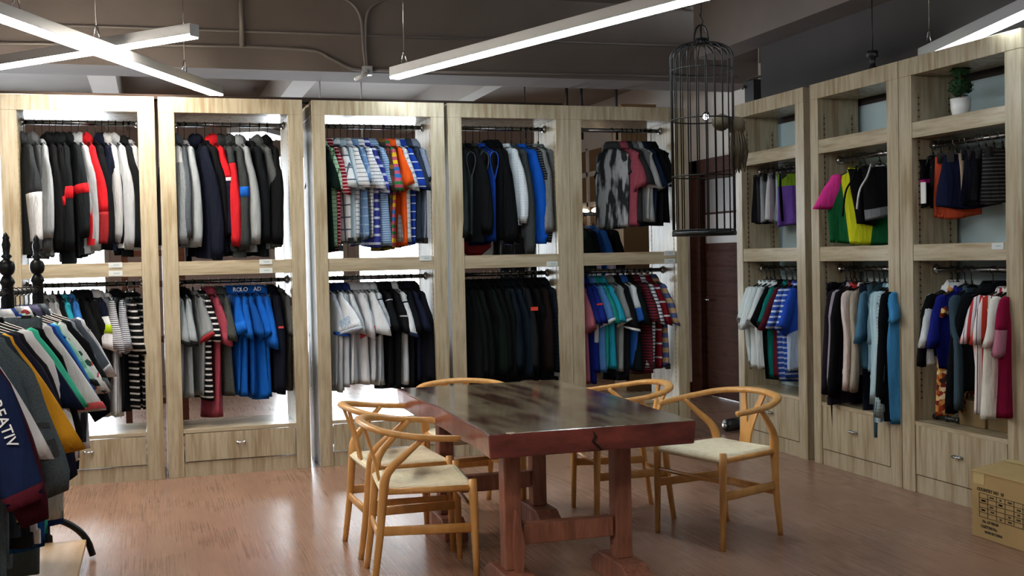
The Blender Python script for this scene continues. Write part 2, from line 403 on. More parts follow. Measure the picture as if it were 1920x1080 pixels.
# narrow filler strips in the gaps
# ------------------------------------------------------------------ trestle table
T = thing('trestle_table', 'long dark red timber table with worn glossy top and trestle legs', 'table', (1.615, -2.71, 0))
tb = MB(); ny = 14
def edge(y, s):                                   # slightly wavy natural edges
    return s*(.445 + .012*math.sin(y*3.1+s) + .006*math.sin(y*9+2*s))
for zz in (.628, .725):
    for k in range(ny+1):
        y = -.86+1.72*k/ny
        for s in (-1, 1): tb.v.append((edge(y, s)*(1 if zz > .7 else .985), y*(1 if zz > .7 else .99), zz))
n2 = 2*(ny+1)
for k in range(ny):
    a = 2*k; tb.f.append((n2+a, n2+a+1, n2+a+3, n2+a+2)); tb.f.append((a, a+2, a+3, a+1))
    tb.f.append((a, n2+a, n2+a+2, a+2)); tb.f.append((a+1, a+3, n2+a+3, n2+a+1))
tb.f.append((0, 1, n2+1, n2)); tb.f.append((n2-2, 2*n2-2, 2*n2-1, n2-1))
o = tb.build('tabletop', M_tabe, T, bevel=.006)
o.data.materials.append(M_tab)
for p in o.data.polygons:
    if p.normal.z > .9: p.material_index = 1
MB().sweep([(-.02, -.8605, .71), (-.008, -.862, .69), (-.022, -.8615, .67), (.0, -.8615, .65), (.018, -.86, .632)], [.002, .006, .005, .006, .003], 6).build('end_crack', plain('#1a0c0a', .9, name='crack_shadow'), o, True)
for sy in (-.52, .60):
    fr = MB()
    for sx in (-.265, .235):
        MB().box(sx-.038, sx+.038, sy-.04, sy+.04, .1, .628).build('post', M_post, T, bevel=.006)
        yy = sy
        ft = MB(); pr = [(-.21, 0), (.21, 0), (.21, .06), (.13, .1), (-.13, .1), (-.21, .06)]
        n = len(ft.v)
        for xx in (sx-.06, sx+.06): ft.v += [(xx, yy+p, z) for p, z in pr]
        for i in range(6): j = (i+1) % 6; ft.f.append((i, 6+i, 6+j, j))
        ft.f.append(tuple(range(6))); ft.f.append(tuple(6+i for i in reversed(range(6))))
        ft.build('foot_block', M_post, T, bevel=.006)
    MB().box(-.22, .19, sy-.03, sy+.03, .2, .285).build('cross_stretcher', M_post, T, bevel=.005)
    MB().box(-.36, .34, sy-.05, sy+.05, .575, .628).build('top_bearer', M_post, T, bevel=.006)
sp = MB(); n = 0
prf = [(-.015, .1), (.02, .1), (.03, .2), (.02, .27), (.005, .33), (-.012, .36), (-.02, .3), (-.022, .2)]
for yy in (-.60, -.568): sp.v += [(-.255+p*.9, yy, z) for p, z in prf]
for i in range(8): j = (i+1) % 8; sp.f.append((i, 8+i, 8+j, j))
sp.f.append(tuple(range(8))); sp.f.append(tuple(8+i for i in reversed(range(8))))
sp.build('split_splinter', M_post, T, label='jagged split sliver of dark timber')
# flake of lost varnish at the front corner
MB().ball((-.36, -.855, .7235), (.022, .006, .004), 8, 5, .3, rnd).build('chipped_corner', plain('#d9d2c6', .6, name='bare_chip'), o, True, label='pale chipped corner')

# ------------------------------------------------------------------ wishbone chairs (front is +Y, origin under the seat centre)
def bez(pts, n):
    out = []
    for k in range(n+1):
        t = k/n*(len(pts)-1); i = min(int(t), len(pts)-2); f = t-i
        p0, p1, p2, p3 = [Vector(pts[max(0, min(len(pts)-1, i+d))]) for d in (-1, 0, 1, 2)]
        out.append(.5*((2*p1)+(p2-p0)*f+(2*p0-5*p1+4*p2-p3)*f*f+(3*p1-p0-3*p2+p3)*f**3))
    return out
def lerp(a, b, t): return a+(b-a)*t
def make_chair_meshes():
    M = {}
    for s in (-1, 1):
        M['front', s] = MB().sweep([(s*.232, .205, 0), (s*.234, .2, .2), (s*.235, .196, .40), (s*.235, .195, .462)], [.0125, .0165, .0195, .017], 12).mesh('leg', M_beech)
        pts = bez([(s*.185, -.235, 0), (s*.19, -.205, .22), (s*.2, -.185, .42), (s*.215, -.165, .52), (s*.25, -.085, .62), (s*.268, -.02, .692)], 20)
        rd = [lerp(.0135, .021, min(1, k/9)) if k < 10 else lerp(.0215, .0125, (k-10)/10) for k in range(21)]
        M['rear', s] = MB().sweep(pts, [(r*1.0, r*(1.15 if 6 < k < 16 else 1)) for k, r in enumerate(rd)], 12, ref=(1, 0, 0)).mesh('leg', M_beech)
        M['side', s] = MB().sweep([(s*.234, .2, .255), (s*.212, 0, .255), (s*.191, -.205, .255)], (.0085, .021), 10, ref=(0, 0, 1), sq=.6).mesh('side_stretcher', M_beech)
        M['seatrail', s] = MB().sweep([(s*.232, .19, .425), (s*.2, -.18, .425)], .014, 8).mesh('seat_rail', M_beech)
    rail = bez([(-.272, .135, .684), (-.283, .03, .694), (-.268, -.1, .712), (-.19, -.215, .738), (0, -.262, .752), (.19, -.215, .738), (.268, -.1, .712), (.283, .03, .694), (.272, .135, .684)], 40)
    M['rail'] = MB().sweep(rail, [(lerp(.0155, .024, max(0, math.sin(PI*k/40))**1.5), .0165) for k in range(41)], 12, sq=.85).mesh('bow_rail', M_beech)
    M['fstr'] = MB().sweep([(-.234, .199, .325), (.234, .199, .325)], .0105, 10).mesh('front_stretcher', M_beech)
    M['bstr'] = MB().sweep([(-.19, -.205, .225), (.19, -.205, .225)], (.0085, .02), 10, ref=(0, 0, 1), sq=.6).mesh('rear_stretcher', M_beech)
    # Y splat: outline swept between the seat rail and the bow, thin board
    def yb(z): return -.183-.072*(max(0, z-.43)/.32)**1.2
    L = MB()
    def strip(pl):
        n = len(pl); base = len(L.v)
        for xl, xr, z in pl:
            y = yb(z)
            L.v += [(xl, y-.006, z), (xr, y-.006, z), (xr, y+.006, z), (xl, y+.006, z)]
        for k in range(n-1): L.quad_ring(base+4*k, base+4*k+4, 4)
        L.f.append((base, base+3, base+2, base+1)); L.f.append(tuple(base+4*(n-1)+i for i in range(4)))
    strip([(-.036, .036, .425), (-.037, .037, .5), (-.042, .042, .54), (-.047, .047, .565)])
    for s in (-1, 1):
        pl = [(.002, .047, .565), (.012, .053, .6), (.026, .062, .65), (.042, .076, .7), (.052, .087, .745)]
        strip([(x0, x1, z) if s > 0 else (-x1, -x0, z) for x0, x1, z in pl])
    M['splat'] = L.mesh('y_splat', M_beech, False)
    # woven seat: padded trapezoid, dished in the middle, rolled round the rails
    S = MB(); nu, nv = 24, 20
    def P(u, v, top):
        y = .205-.405*v; hw = lerp(.236, .2, v); x = hw*u
        e = max(abs(u), abs(2*v-1)); roll = .02*max(0, (e-.86)/.14)**2
        dish = .014*(1-u*u)*(1-(2*v-1)**2)
        cx = -.006*min(abs(abs(u)-abs(2*v-1))/.06, 1)+.006
        return (x, y, .452-dish-roll-cx*.4) if top else (x*.99, y*.99, .405+roll*.6)
    for top in (1, 0):
        for j in range(nv+1):
            for i in range(nu+1): S.v.append(P(2*i/nu-1, j/nv, top))
    q = (nu+1)*(nv+1); w = nu+1
    for j in range(nv):
        for i in range(nu):
            a = j*w+i; S.f.append((a, a+w, a+w+1, a+1)); S.f.append((q+a, q+a+1, q+a+w+1, q+a+w))
    for i in range(nu): S.f.append((i, i+1, q+i+1, q+i)); a = nv*w+i; S.f.append((a, q+a, q+a+1, a+1))
    for j in range(nv): a = j*w; S.f.append((a, q+a, q+a+w, a+w)); a += nu; S.f.append((a, a+w, q+a+w, q+a))
    M['seat'] = S.mesh('seat', M_cord)
    return M
CH = make_chair_meshes()
for k_, me_ in CH.items():
    if k_ in ('rail', 'splat') or (isinstance(k_, tuple) and k_[0] == 'rear'):
        for v_ in me_.vertices:
            if v_.co.z > .45: v_.co.z = .45+(v_.co.z-.45)*.84
def chair(label, x, y, fx, fy):
    t = thing('wishbone_chair', label, 'chair', (x, y, 0), math.atan2(fy, fx)-PI/2, 'wishbone chairs around the table')
    put('seat', CH['seat'], t, 'cream woven cord seat'); put('bow_rail', CH['rail'], t); put('y_splat', CH['splat'], t)
    for s in (-1, 1):
        put('leg', CH['front', s], t); put('leg', CH['rear', s], t); put('side_stretcher', CH['side', s], t); put('seat_rail', CH['seatrail', s], t)
    put('front_stretcher', CH['fstr'], t); put('rear_stretcher', CH['bstr'], t)
    return t
chair('wishbone chair at right end of table side, its cream seat fully in view', 2.605, -2.70, -.94, -.27)
chair('wishbone chair between the table and the one with its seat in view', 2.335, -2.085, -.99, .1)
chair('nearest wishbone chair at lower left, both rear legs toward the viewer', 1.055, -2.845, .99, -.1)
chair('wishbone chair on left of table, behind the nearest left chair', 1.07, -2.275, .99, .04)
chair('wishbone chair at far end of table, only its bow rail showing', 1.60, -1.70, .06, -1)

# ------------------------------------------------------------------ hanging linear lamps
M_led = emis('#eefaff', 22); M_ledw = emis('#fff4e4', 52)
def led(label, p, q, z, wires, zc=3.55, w=.036, h=.062, m=None):
    p, q = Vector((p[0], p[1], 0)), Vector((q[0], q[1], 0)); c = (p+q)/2; d = (q-p); L = d.length
    t = thing('linear_pendant_lamp', label, 'lamp', (c.x, c.y, z), math.atan2(d.y, d.x), 'linear pendant lamps')
    MB().box(-L/2, L/2, -w, w, .012, h+.012).box(-L/2-.003, -L/2, -w, w, 0, h+.012).box(L/2, L/2+.003, -w, w, 0, h+.012).build('housing', M_alu, t, bevel=.002)
    MB().box(-L/2+.004, L/2-.004, -w+.003, w-.003, -.006, .012).build('diffuser', m or M_led, t, label='glowing white diffuser')
    for k in wires:
        a = MB()
        for s in (-1, 1): a.sweep([(k+s*.035, 0, h+.012), (k+s*.012, 0, h+.09), (k, 0, h+.1)], .005, 6)
        a.sweep([(k, 0, h+.1), (k, 0, zc-z)], .0025, 5)
        a.build('suspension_wire', M_chrome, t, True)
    return t
led('long white tube lamp of the crossed pair, running toward the back wardrobes', (-1.3, -2.74), (.448, .96), 2.65, (-.6, 1.45), m=M_ledw)
led('shorter white tube lamp of the crossed pair, its square end showing', (-1.72, 1.25), (.215, -.87), 2.731, (.6, -.5), m=M_ledw)
led('long slanting tube lamp hanging above the table and birdcage', (1.56, -.07), (2.62, -2.95), 2.65, (-1.4, 1.2))
led('tube lamp peeking above the nearest right-hand wardrobe', (4.40, -1.98), (3.58, -4.75), 2.535, (-1.36, 1.1), m=emis('#eefaff', 9))
led('added tube lamp out of view, front fill for the table end', (-1.9, -5.2), (.6, -6.6), 2.65, (-1, 1), m=M_ledw)  # unseen lamp added to brighten the table end and front faces
led('added tube lamp out of view on the left, front fill', (-3.8, -3.2), (-2.9, -6.2), 2.65, (-1, 1))  # second unseen lamp, added for more front light from the left
# slatted lamp in the back room
t = thing('slatted_lamp', 'slatted white lamp glowing in the back room behind dark hoodies', 'lamp', (1.03, 4.5, 2.72), R(62))
MB().box(-.3, .3, -.2, .2, .03, .08).build('housing', M_alu, t)
for k in range(4): MB().box(-.28, .28, -.16+.1*k-.03, -.16+.1*k+.03, 0, .03).build('light_bar', emis('#f4fbff', 5), t)
MB().sweep([(0, 0, .08), (0, 0, .53)], .006, 6).build('stem', M_alu, t, True)

# ------------------------------------------------------------------ conduits and ceiling clutter
def pipe(label, pts, r=.011, n=10, name='conduit', m=None):
    o = MB().sweep(pts, r, n).build(name, m or M_conduit, None, True); return tag(o, label, 'pipe', 'conduits on the beam')
BY = 1.222
pipe('thin straight conduit running high along the beam face', [(-2, BY, 3.17), (4.6, BY, 3.21)], .009)
pipe('pale conduit bending down to the grey junction box', bez([(-2.2, BY-.01, 3.0), (.25, BY-.01, 3.06), (1.12, BY-.01, 3.06), (1.32, BY-.01, 3.0), (1.47, BY-.01, 2.93), (1.6, BY-.01, 2.915)], 40), .013)
pipe('conduit running right from the junction box along the beam bottom', [(1.62, BY-.01, 2.915), (4.9, BY-.01, 2.95)], .012)
pipe('thick vertical pipe dropping down the beam face', [(.648, BY-.03, 3.55), (.645, BY-.03, 3.06)], .02)
pipe('left one of two cables curving down to the junction box', bez([(1.4, BY-.015, 3.5), (1.52, BY-.015, 3.42), (1.575, BY-.015, 3.3), (1.585, BY-.015, 3.1), (1.6, BY-.015, 2.94)], 24), .012)
pipe('right one of two cables curving down to the junction box', bez([(1.76, BY-.015, 3.48), (1.66, BY-.015, 3.42), (1.615, BY-.015, 3.32), (1.605, BY-.015, 3.1), (1.612, BY-.015, 2.94)], 24), .01)
pipe('fat grey pipe elbow at top right behind the birdcage', bez([(4.4, BY-.03, 3.535), (5.0, BY-.03, 3.53), (5.14, BY-.03, 3.5), (5.15, BY-.03, 3.36), (5.14, BY-.03, 3.08)], 24), .026)
pipe('curved pale conduit above the doorway wardrobe', bez([(4.78, .9, 2.8), (4.9, 1.0, 2.9), (5.1, 1.1, 2.945), (5.6, 1.12, 2.96)], 20), .012)
tag(MB().box(1.57, 1.65, BY-.05, BY+.015, 2.875, 2.945).build('junction_box', M_alu, bevel=.004), 'small grey junction box under the beam where cables meet', 'box')
t = thing('stick_spotlight', 'short white stick lamp angled below the junction box', 'lamp', (1.6, 1.16, 2.86))
MB().sweep([(.0, 0, .02), (-.1, -.02, -.03)], .014, 8).build('tube', M_white, t, True)
MB().sweep([(.0, 0, .02), (.012, .01, .05)], .012, 8).build('bracket', M_alu, t, True)
for i, (x, lb) in enumerate(((1.319, 'thin threaded rod above the third wardrobe, left one'), (1.668, 'thin threaded rod above the third wardrobe, right one'), (3.123, 'thin black rod above the fourth wardrobe'), (3.518, 'black rod left of the thick pair above the last wardrobe'), (3.66, 'thick dark rod, left of the pair above the last wardrobe'), (3.997, 'thick dark rod, right of the pair nearest the birdcage'))):
    tag(MB().sweep([(x, 1.8, 3.25), (x, 1.8, 2.45)], .006 if i < 3 else .014, 8).build('hanging_rod', M_iron if i > 1 else M_alu, None, True), lb, 'rod', 'rods hanging over the wardrobes')
# crumpled white cloth duct near the door
du = MB(); du.ball((5.35, 1.0, 2.83), (.5, .3, .09), 16, 8, .1, rnd)
tag(du.build('crumpled_sheet', plain('#aaa8a4', .8, name='grey_sheet'), None, True), 'crumpled grey sheeting tucked under the beam near the doorway', 'sheet')
tag(MB().box(4.8, 4.92, .74, .9, 2.62, 2.86).build('wall_speaker', M_iron, bevel=.006), 'small dark box fixed above the doorway wardrobe', 'speaker')
# pendant spot above the middle right wardrobe
t = thing('pendant_spotlight', 'small black spotlight hanging above middle right-hand wardrobe', 'lamp', (4.3, -1.613, 2.56))
MB().lathe([(.02, -.05), (.03, -.045), (.03, -.01), (.018, 0), (.018, .05), (.035, .06), (.035, .095), (.01, .1)], n=14).build('lamp_body', M_black, t, True)
MB().sweep([(0, 0, .1), (0, 0, .42)], .003, 6).build('wire', M_iron, t, True)

# ------------------------------------------------------------------ birdcage
cx, cy, rr, zb, zt = 2.85, -2.11, .17, 1.515, 2.46
t = thing('birdcage', 'tall black wire birdcage hanging from the ceiling', 'birdcage', (cx, cy, 0))
for k in range(22):
    a = 2*PI*k/22+.07; ca, sa = math.cos(a), math.sin(a)
    pts = [(rr*ca, rr*sa, zb), (rr*ca, rr*sa, zt)]
    for j in range(1, 8): b = PI/2*j/8; pts.append(((rr*math.cos(b)+.03*math.sin(b))*ca, (rr*math.cos(b)+.03*math.sin(b))*sa, zt+.1*math.sin(b)))
    MB().sweep(pts, .0034, 6).build('wire_bar', M_iron, t, True)
def ring(r, z, w=.004, n=40): return [(r*math.cos(2*PI*i/n), r*math.sin(2*PI*i/n), z) for i in range(n+1)]
for z in (1.535, 1.83, 2.14, 2.41): MB().sweep(ring(rr, z), .004, 6).build('hoop', M_iron, t, True)
MB().lathe([(rr+.006, zb-.012), (rr+.008, zb), (rr+.006, zb+.012), (rr-.01, zb+.012), (rr-.01, zb)], n=36).build('base_tray', M_iron, t, True)
MB().lathe([(.05, zt+.09), (.055, zt+.1), (.03, zt+.125), (.012, zt+.13)], n=16).build('crown', M_iron, t, True)
cr = MB()
for k in range(3):
    a = PI*k/3
    cr.sweep([(.045*math.cos(a)*math.cos(b), .045*math.sin(a)*math.cos(b), zt+.115+.085*math.sin(b)) for b in [PI*i/12 for i in range(13)]], .004, 6)
cr.build('top_loops', M_iron, t, True)
MB().sweep(bez([(0, 0, zt+.19), (.012, 0, zt+.22), (-.006, 0, zt+.26), (.004, 0, zt+.32), (0, 0, 3.56)], 24), .003, 6).build('hook_wire', M_iron, t, True)
# dried bundle tied on the cage
t = thing('straw_tassel', 'shaggy beige straw ornament tied to side of birdcage', 'ornament', (cx+.165, cy-.08, 2.07))
M_straw = plain('#4a4030', .9, name='dry_straw', noise=.2)
MB().ball((0, 0, .03), (.05, .05, .05), 12, 8, .1, rnd).build('knot', M_straw, t, True)
MB().ball((-.085, .01, .05), (.055, .05, .045), 12, 8, .1, rnd).build('bud', M_straw, t, True)
st = MB()
for k in range(90):
    a, q, L = rnd.uniform(0, 2*PI), rnd.uniform(.0, .05), rnd.uniform(.13, .23)
    st.sweep([(q*math.cos(a)*.6, q*math.sin(a)*.6, .02), (q*math.cos(a)*1.2+.004, q*math.sin(a)*1.2, -L*.5), (q*math.cos(a)*.9+rnd.uniform(-.012, .012), q*math.sin(a)*.9, -L)], [.004, .005, .002], 5)
st.build('straw_skirt', M_straw, t, True)
# little spotlight glowing beyond the cage
t = thing('ceiling_spotlight', 'tiny glowing white spotlight seen through the birdcage', 'lamp', (4.75, 1.5, 2.66))
MB().sweep([(0, 0, 0), (-.05, -.08, -.035)], [.028, .036], 12).build('lamp_body', M_black, t, True)
MB().sweep([(-.05, -.08, -.035), (-.053, -.085, -.037)], .026, 12).build('glowing_lens', emis('#ffffff', 20), t, True)
MB().sweep([(0, 0, 0), (0, 0, .3)], .006, 6).build('stem', M_black, t, True)

# ------------------------------------------------------------------ cardboard box
t = thing('cardboard_box', 'big taped cardboard carton with printed table, on floor at right', 'box', (3.735, -3.166, 0))
bx = MB().box(0, .42, -.6, 0, 0, .325).build('carton', M_card, t, bevel=.004)
fl = MB(); fl.obox((.1, -.3, .335), (.105, 0, .016), (0, .3, 0), (0, 0, .002)).obox((.315, -.3, .338), (.105, 0, -.012), (0, .3, 0), (0, 0, .002))
fl.build('top_flap', M_card, t)
tp = MB(); tp.obox((.21, -.3, .354), (.03, 0, 0), (0, .302, 0), (0, 0, .0008)).box(-.0015, 0, -.602, -.55, .1, .325).box(-.0012, .0, -.09, -.015, .262, .324)
tp.build('packing_tape', M_tape, t)
g = MB(); y0, y1, z0, z1 = -.46, -.055, .105, .22
for k in range(6): z = lerp(z0, z1, k/5); g.box(-.002, -.0005, y0, y1, z-.0012, z+.0012)
for k in range(8): y = lerp(y0, y1, k/7); g.box(-.002, -.0005, y-.0012, y+.0012, z0, z1)
for k in range(24):
    r_, c_ = rnd.randrange(5), rnd.randrange(7); y, z = lerp(y1, y0, (c_+.5)/7), lerp(z0, z1, (r_+.5)/5)
    g.box(-.002, -.0005, y-rnd.uniform(.005, .016), y+rnd.uniform(.005, .016), z-.004, z+.004)
g.build('printed_table', M_ink, bx)
for s, sz, y, z in (('COUNTRY NO  10', .022, -.13, .237), ('No. OF PIECES', .017, -.13, .085), ('CARTON No.', .019, -.12, .06), ('MADE IN CHINA', .016, -.15, .036)):
    add_text(s, sz, M_ink, bx, (-.0012, y, z), (0, -1, 0), (0, 0, 1), 'printed_lettering', .0006)
# ------------------------------------------------------------------ topiary
t = thing('potted_topiary', 'small two-ball green topiary in white pot on top shelf', 'plant', (4.25, -2.484, 2.13))
MB().lathe([(.03, 0), (.042, .006), (.052, .05), (.056, .105), (.05, .105), (.046, .09), (.01, .088)], n=24).build('pot', M_pot, t, True)
M_leaf = plain('#1f4a26', .6, name='boxwood_leaf', noise=.35)
MB().sweep([(0, 0, .08), (.004, 0, .16), (0, 0, .26)], .006, 8).build('stem', M_post, t, True)
for zc, r0, nm in ((.172, .068, 'lower_leaf_ball'), (.268, .058, 'upper_leaf_ball')):
    lf = MB(); lf.ball((0, 0, zc), (r0*.8, r0*.8, r0*.62), 14, 9, .1, rnd)
    for k in range(260):
        a, b = rnd.uniform(0, 2*PI), math.acos(rnd.uniform(-1, 1)); q = r0*rnd.uniform(.8, 1.02)
        p = Vector((q*math.sin(b)*math.cos(a), q*math.sin(b)*math.sin(a), zc+q*.8*math.cos(b)))
        d1 = Vector((rnd.uniform(-1, 1), rnd.uniform(-1, 1), rnd.uniform(-1, 1))).normalized(); d2 = d1.orthogonal().normalized()
        n0 = len(lf.v); lf.v += [tuple(p+d1*.012), tuple(p+d2*.006+d1*.003), tuple(p-d1*.008), tuple(p-d2*.006+d1*.003)]; lf.f.append((n0, n0+1, n0+2, n0+3))
    lf.build(nm, M_leaf, t)

# ------------------------------------------------------------------ ornate garment rack
RX = lambda y: -.575-.152*(-1.92-y)
t = thing('garment_rack', 'ornate black clothes rack with turned finials at left', 'clothes rack', (-.62, -2.9, 0))
def turned(x, y):
    pr = [(.022, .06), (.03, .07), (.03, .12), (.02, .13), (.02, .5), (.028, .52), (.028, .56), (.02, .58), (.018, 1.2), (.026, 1.235), (.028, 1.26), (.024, 1.33), (.032, 1.345), (.026, 1.36), (.018, 1.375)]
    for k in range(11): a = PI*(k+.6)/11.6; pr.append((.012+.022*math.sin(a), 1.41-.035*math.cos(a)))
    pr += [(.014, 1.447), (.024, 1.458), (.014, 1.468), (.016, 1.49), (.019, 1.508), (.013, 1.53), (.016, 1.538), (.008, 1.553), (.002, 1.562)]
    MB().lathe(pr, (x+.62, y+2.9), 16).build('turned_post', M_iron, t, True)
for y in (-1.94, -2.44, -3.95): turned(RX(y), y)
rl = MB(); pts = []
for k in range(161): f = k/160; y = lerp(-1.9, -4.0, f); pts.append((RX(y)+.62, y+2.9, 1.30))
rl.sweep(pts, [(.012+.003*math.sin(k*1.9), .012+.003*math.cos(k*1.9)) for k in range(161)], 8); rl.build('twisted_rail', M_iron, t, True)
MB().box(-.31, .225, -1.05, .915, .075, .1).build('base_plank', M_plank, t, bevel=.003, label='pale wooden base plank')
for y in (-1.95, -3.93):
    ar = []
    for k in range(25): b = PI*k/24; ar.append((.28*math.cos(b)*(.98 if k else 1)-.03, y+2.9, .012+.21*math.sin(b)))
    MB().sweep(ar, [(.016, .02)]*25, 10, ref=(0, 1, 0)).build('arched_foot', M_iron, t, True)
# ------------------------------------------------------------------ things seen behind and on the wardrobes
t = thing('octagonal_cushion', 'red octagonal cushion with white corners on the fourth wardrobe shelf', 'cushion', (2.235, .42, 1.425))
oc = [(.14*math.cos(PI/8+PI/4*i), .105+.105/.924*math.sin(PI/8+PI/4*i)) for i in range(8)]
MB().rings([[(x*.8, -.06, .105+(z-.105)*.8) for x, z in oc], [(x, -.03, z) for x, z in oc], [(x, .03, z) for x, z in oc], [(x*.8, .06, .105+(z-.105)*.8) for x, z in oc]]).build('red_face', plain('#b5202c', .6, name='red_cloth'), t)
for sx in (-1, 1):
    c = MB(); c.v = [(sx*.135, -.02, 0), (sx*.05, -.02, 0), (sx*.135, -.02, .07), (sx*.135, .02, 0), (sx*.05, .02, 0), (sx*.135, .02, .07)]
    c.f = [(0, 1, 2), (3, 5, 4), (0, 3, 4, 1), (1, 4, 5, 2), (2, 5, 3, 0)]; c.build('white_corner', M_white, t)
t = thing('wooden_ladder_stand', 'dark brown wooden frame standing behind the leftmost wardrobe', 'stand', (-.13, 1.9, 0))
for x in (-.14, .3): MB().box(x-.025, x+.025, -.025, .025, 0, 1.62).build('upright', M_door, t)
for z in (.3, .8, 1.25, 1.5): MB().box(-.115, .275, -.018, .018, z-.025, z+.025).build('crossbar', M_door, t)
struct('trim_8', MB().box(4.56, 4.95, 3.0, 3.3, 0, 2.95), M_ochre)
# black dumbbell-shaped roll and cartons
t = thing('black_roll', 'short black roll with end caps lying in nearest right wardrobe', 'roll', (4.25, -2.32, .433))
MB().sweep([(0, .07, 0), (0, -.12, 0)], .014, 10).build('tube', M_black, t, True)
for y in (.07, -.03, -.12): MB().sweep([(0, y+.012, 0), (0, y-.012, 0)], .018, 10).build('collar', M_black, t, True)
for x0, x1, y0, y1, z0, z1, lb, m in ((4.245, 4.40, -2.66, -2.45, .416, .56, 'open brown carton on bottom shelf of the topiary wardrobe', M_card2), (4.25, 4.41, -2.985, -2.675, .416, .54, 'lower of two stacked cartons in the topiary wardrobe', M_card2), (4.26, 4.41, -2.985, -2.64, .541, .67, 'upper of two stacked cartons in the topiary wardrobe', M_card2)):
    t = thing('small_carton', lb, 'box', (x0, y1, z0), 0, 'cartons in the topiary wardrobe')
    MB().box(0, x1-x0, y0-y1, 0, 0, z1-z0).build('carton', m, t, bevel=.003)
    MB().obox(((x1-x0)/2, (y0-y1)*.25, z1-z0+.004), ((x1-x0)/2, 0, .004), (0, (y1-y0)*.24, .01), (0, 0, .001)).build('flap', M_card, t)
t = thing('black_floor_roller', 'black roller end lying on floor beside the doorway wardrobe', 'roller', (4.35, .05, .055))
MB().sweep([(-.16, .12, 0), (.05, .2, 0)], .05, 14).build('roller', M_black, t, True)
MB().sweep([(-.19, .108, 0), (-.16, .12, 0)], .02, 10).build('axle', M_chrome, t, True)
t = thing('clothes_rail_stand', 'plain steel clothes rail standing in the back room', 'clothes rack', (3.75, 2.3, 0))
MB().sweep([(-.62, 0, 1.8), (.95, 0, 1.8)], .0155, 10).build('rail', M_rod, t, True)
for x in (-.62, .95):
    MB().sweep([(x, 0, 1.8), (x, 0, .02)], .014, 10).build('upright', M_rod, t, True)
    MB().sweep([(x, -.22, .02), (x, .22, .02)], .016, 10).build('foot', M_rod, t, True)
# ------------------------------------------------------------------ garments on hangers
def smooth01(x): x = max(0, min(1, x)); return x*x*(3-2*x)
HM = {}
fabric_full = fabric
def hanger_meshes(zn, half):
    k = (zn, half)
    if k not in HM:
        bar = bez([(0, -half, zn-.062), (0, -half*.55, zn-.03), (0, -.03, zn+.004), (0, 0, zn+.012), (0, .03, zn+.004), (0, half*.55, zn-.03), (0, half, zn-.062)], 24)
        b = MB().sweep(bar, [(.0055, lerp(.007, .013, math.sin(PI*i/24))) for i in range(25)], 8, ref=(1, 0, 0))
        b.sweep([(0, 0, zn), (0, 0, zn+.035)], [.011, .006], 8)
        hk = [(0, 0, zn+.03), (0, -.004, zn+.05)]
        hk += [(0, .0195*math.sin(a), .0195*math.cos(a)) for a in [R(x) for x in (-170, -140, -105, -70, -35, 0, 35, 70, 100)]] if zn < -.09 else [(0, .0195*math.sin(a), .0195*math.cos(a)) for a in [R(x) for x in (-165, -120, -70, -35, 0, 35, 70, 100)]]
        h = MB().sweep(hk, .0026, 6)
        m = MB().box(-.009, .009, -.012, .012, zn+.018, zn+.048)
        HM[k] = (b.mesh('shoulder_bar', M_plastic), h.mesh('hook', M_iron), m.mesh('size_marker', M_white, False))
    return HM[k]
CL = {}
def clip_meshes(zn, half):
    k = (zn, half)
    if k not in CL:
        b = MB().sweep([(0, -half, zn), (0, half, zn)], .006, 8).sweep([(0, 0, zn), (0, 0, zn+.04)], [.01, .005], 8)
        hk = [(0, 0, zn+.035)]+[(0, .0195*math.sin(a), .0195*math.cos(a)) for a in [R(x) for x in (-165, -120, -70, -35, 0, 35, 70, 100)]]
        c = MB().box(-.012, .012, -.02, .02, -.045, .012)
        CL[k] = (b.mesh('clip_bar', M_plastic), MB().sweep(hk, .0022, 6).mesh('hook', M_rod), c.mesh('clip', M_plastic, False))
    return CL[k]
def side_name(n): return n
NAME = dict(tee='t_shirt', polo='polo_shirt', hoodie='hoodie', sweat='sweatshirt', jacket='jacket', vest='vest', dress='dress', skirt='skirt', trousers='trousers', swim='swimsuit')
CATS = dict(tee='t-shirt', polo='polo shirt', hoodie='hoodie', sweat='sweatshirt', jacket='jacket', vest='vest', dress='dress', skirt='skirt', trousers='trousers', swim='swimsuit')
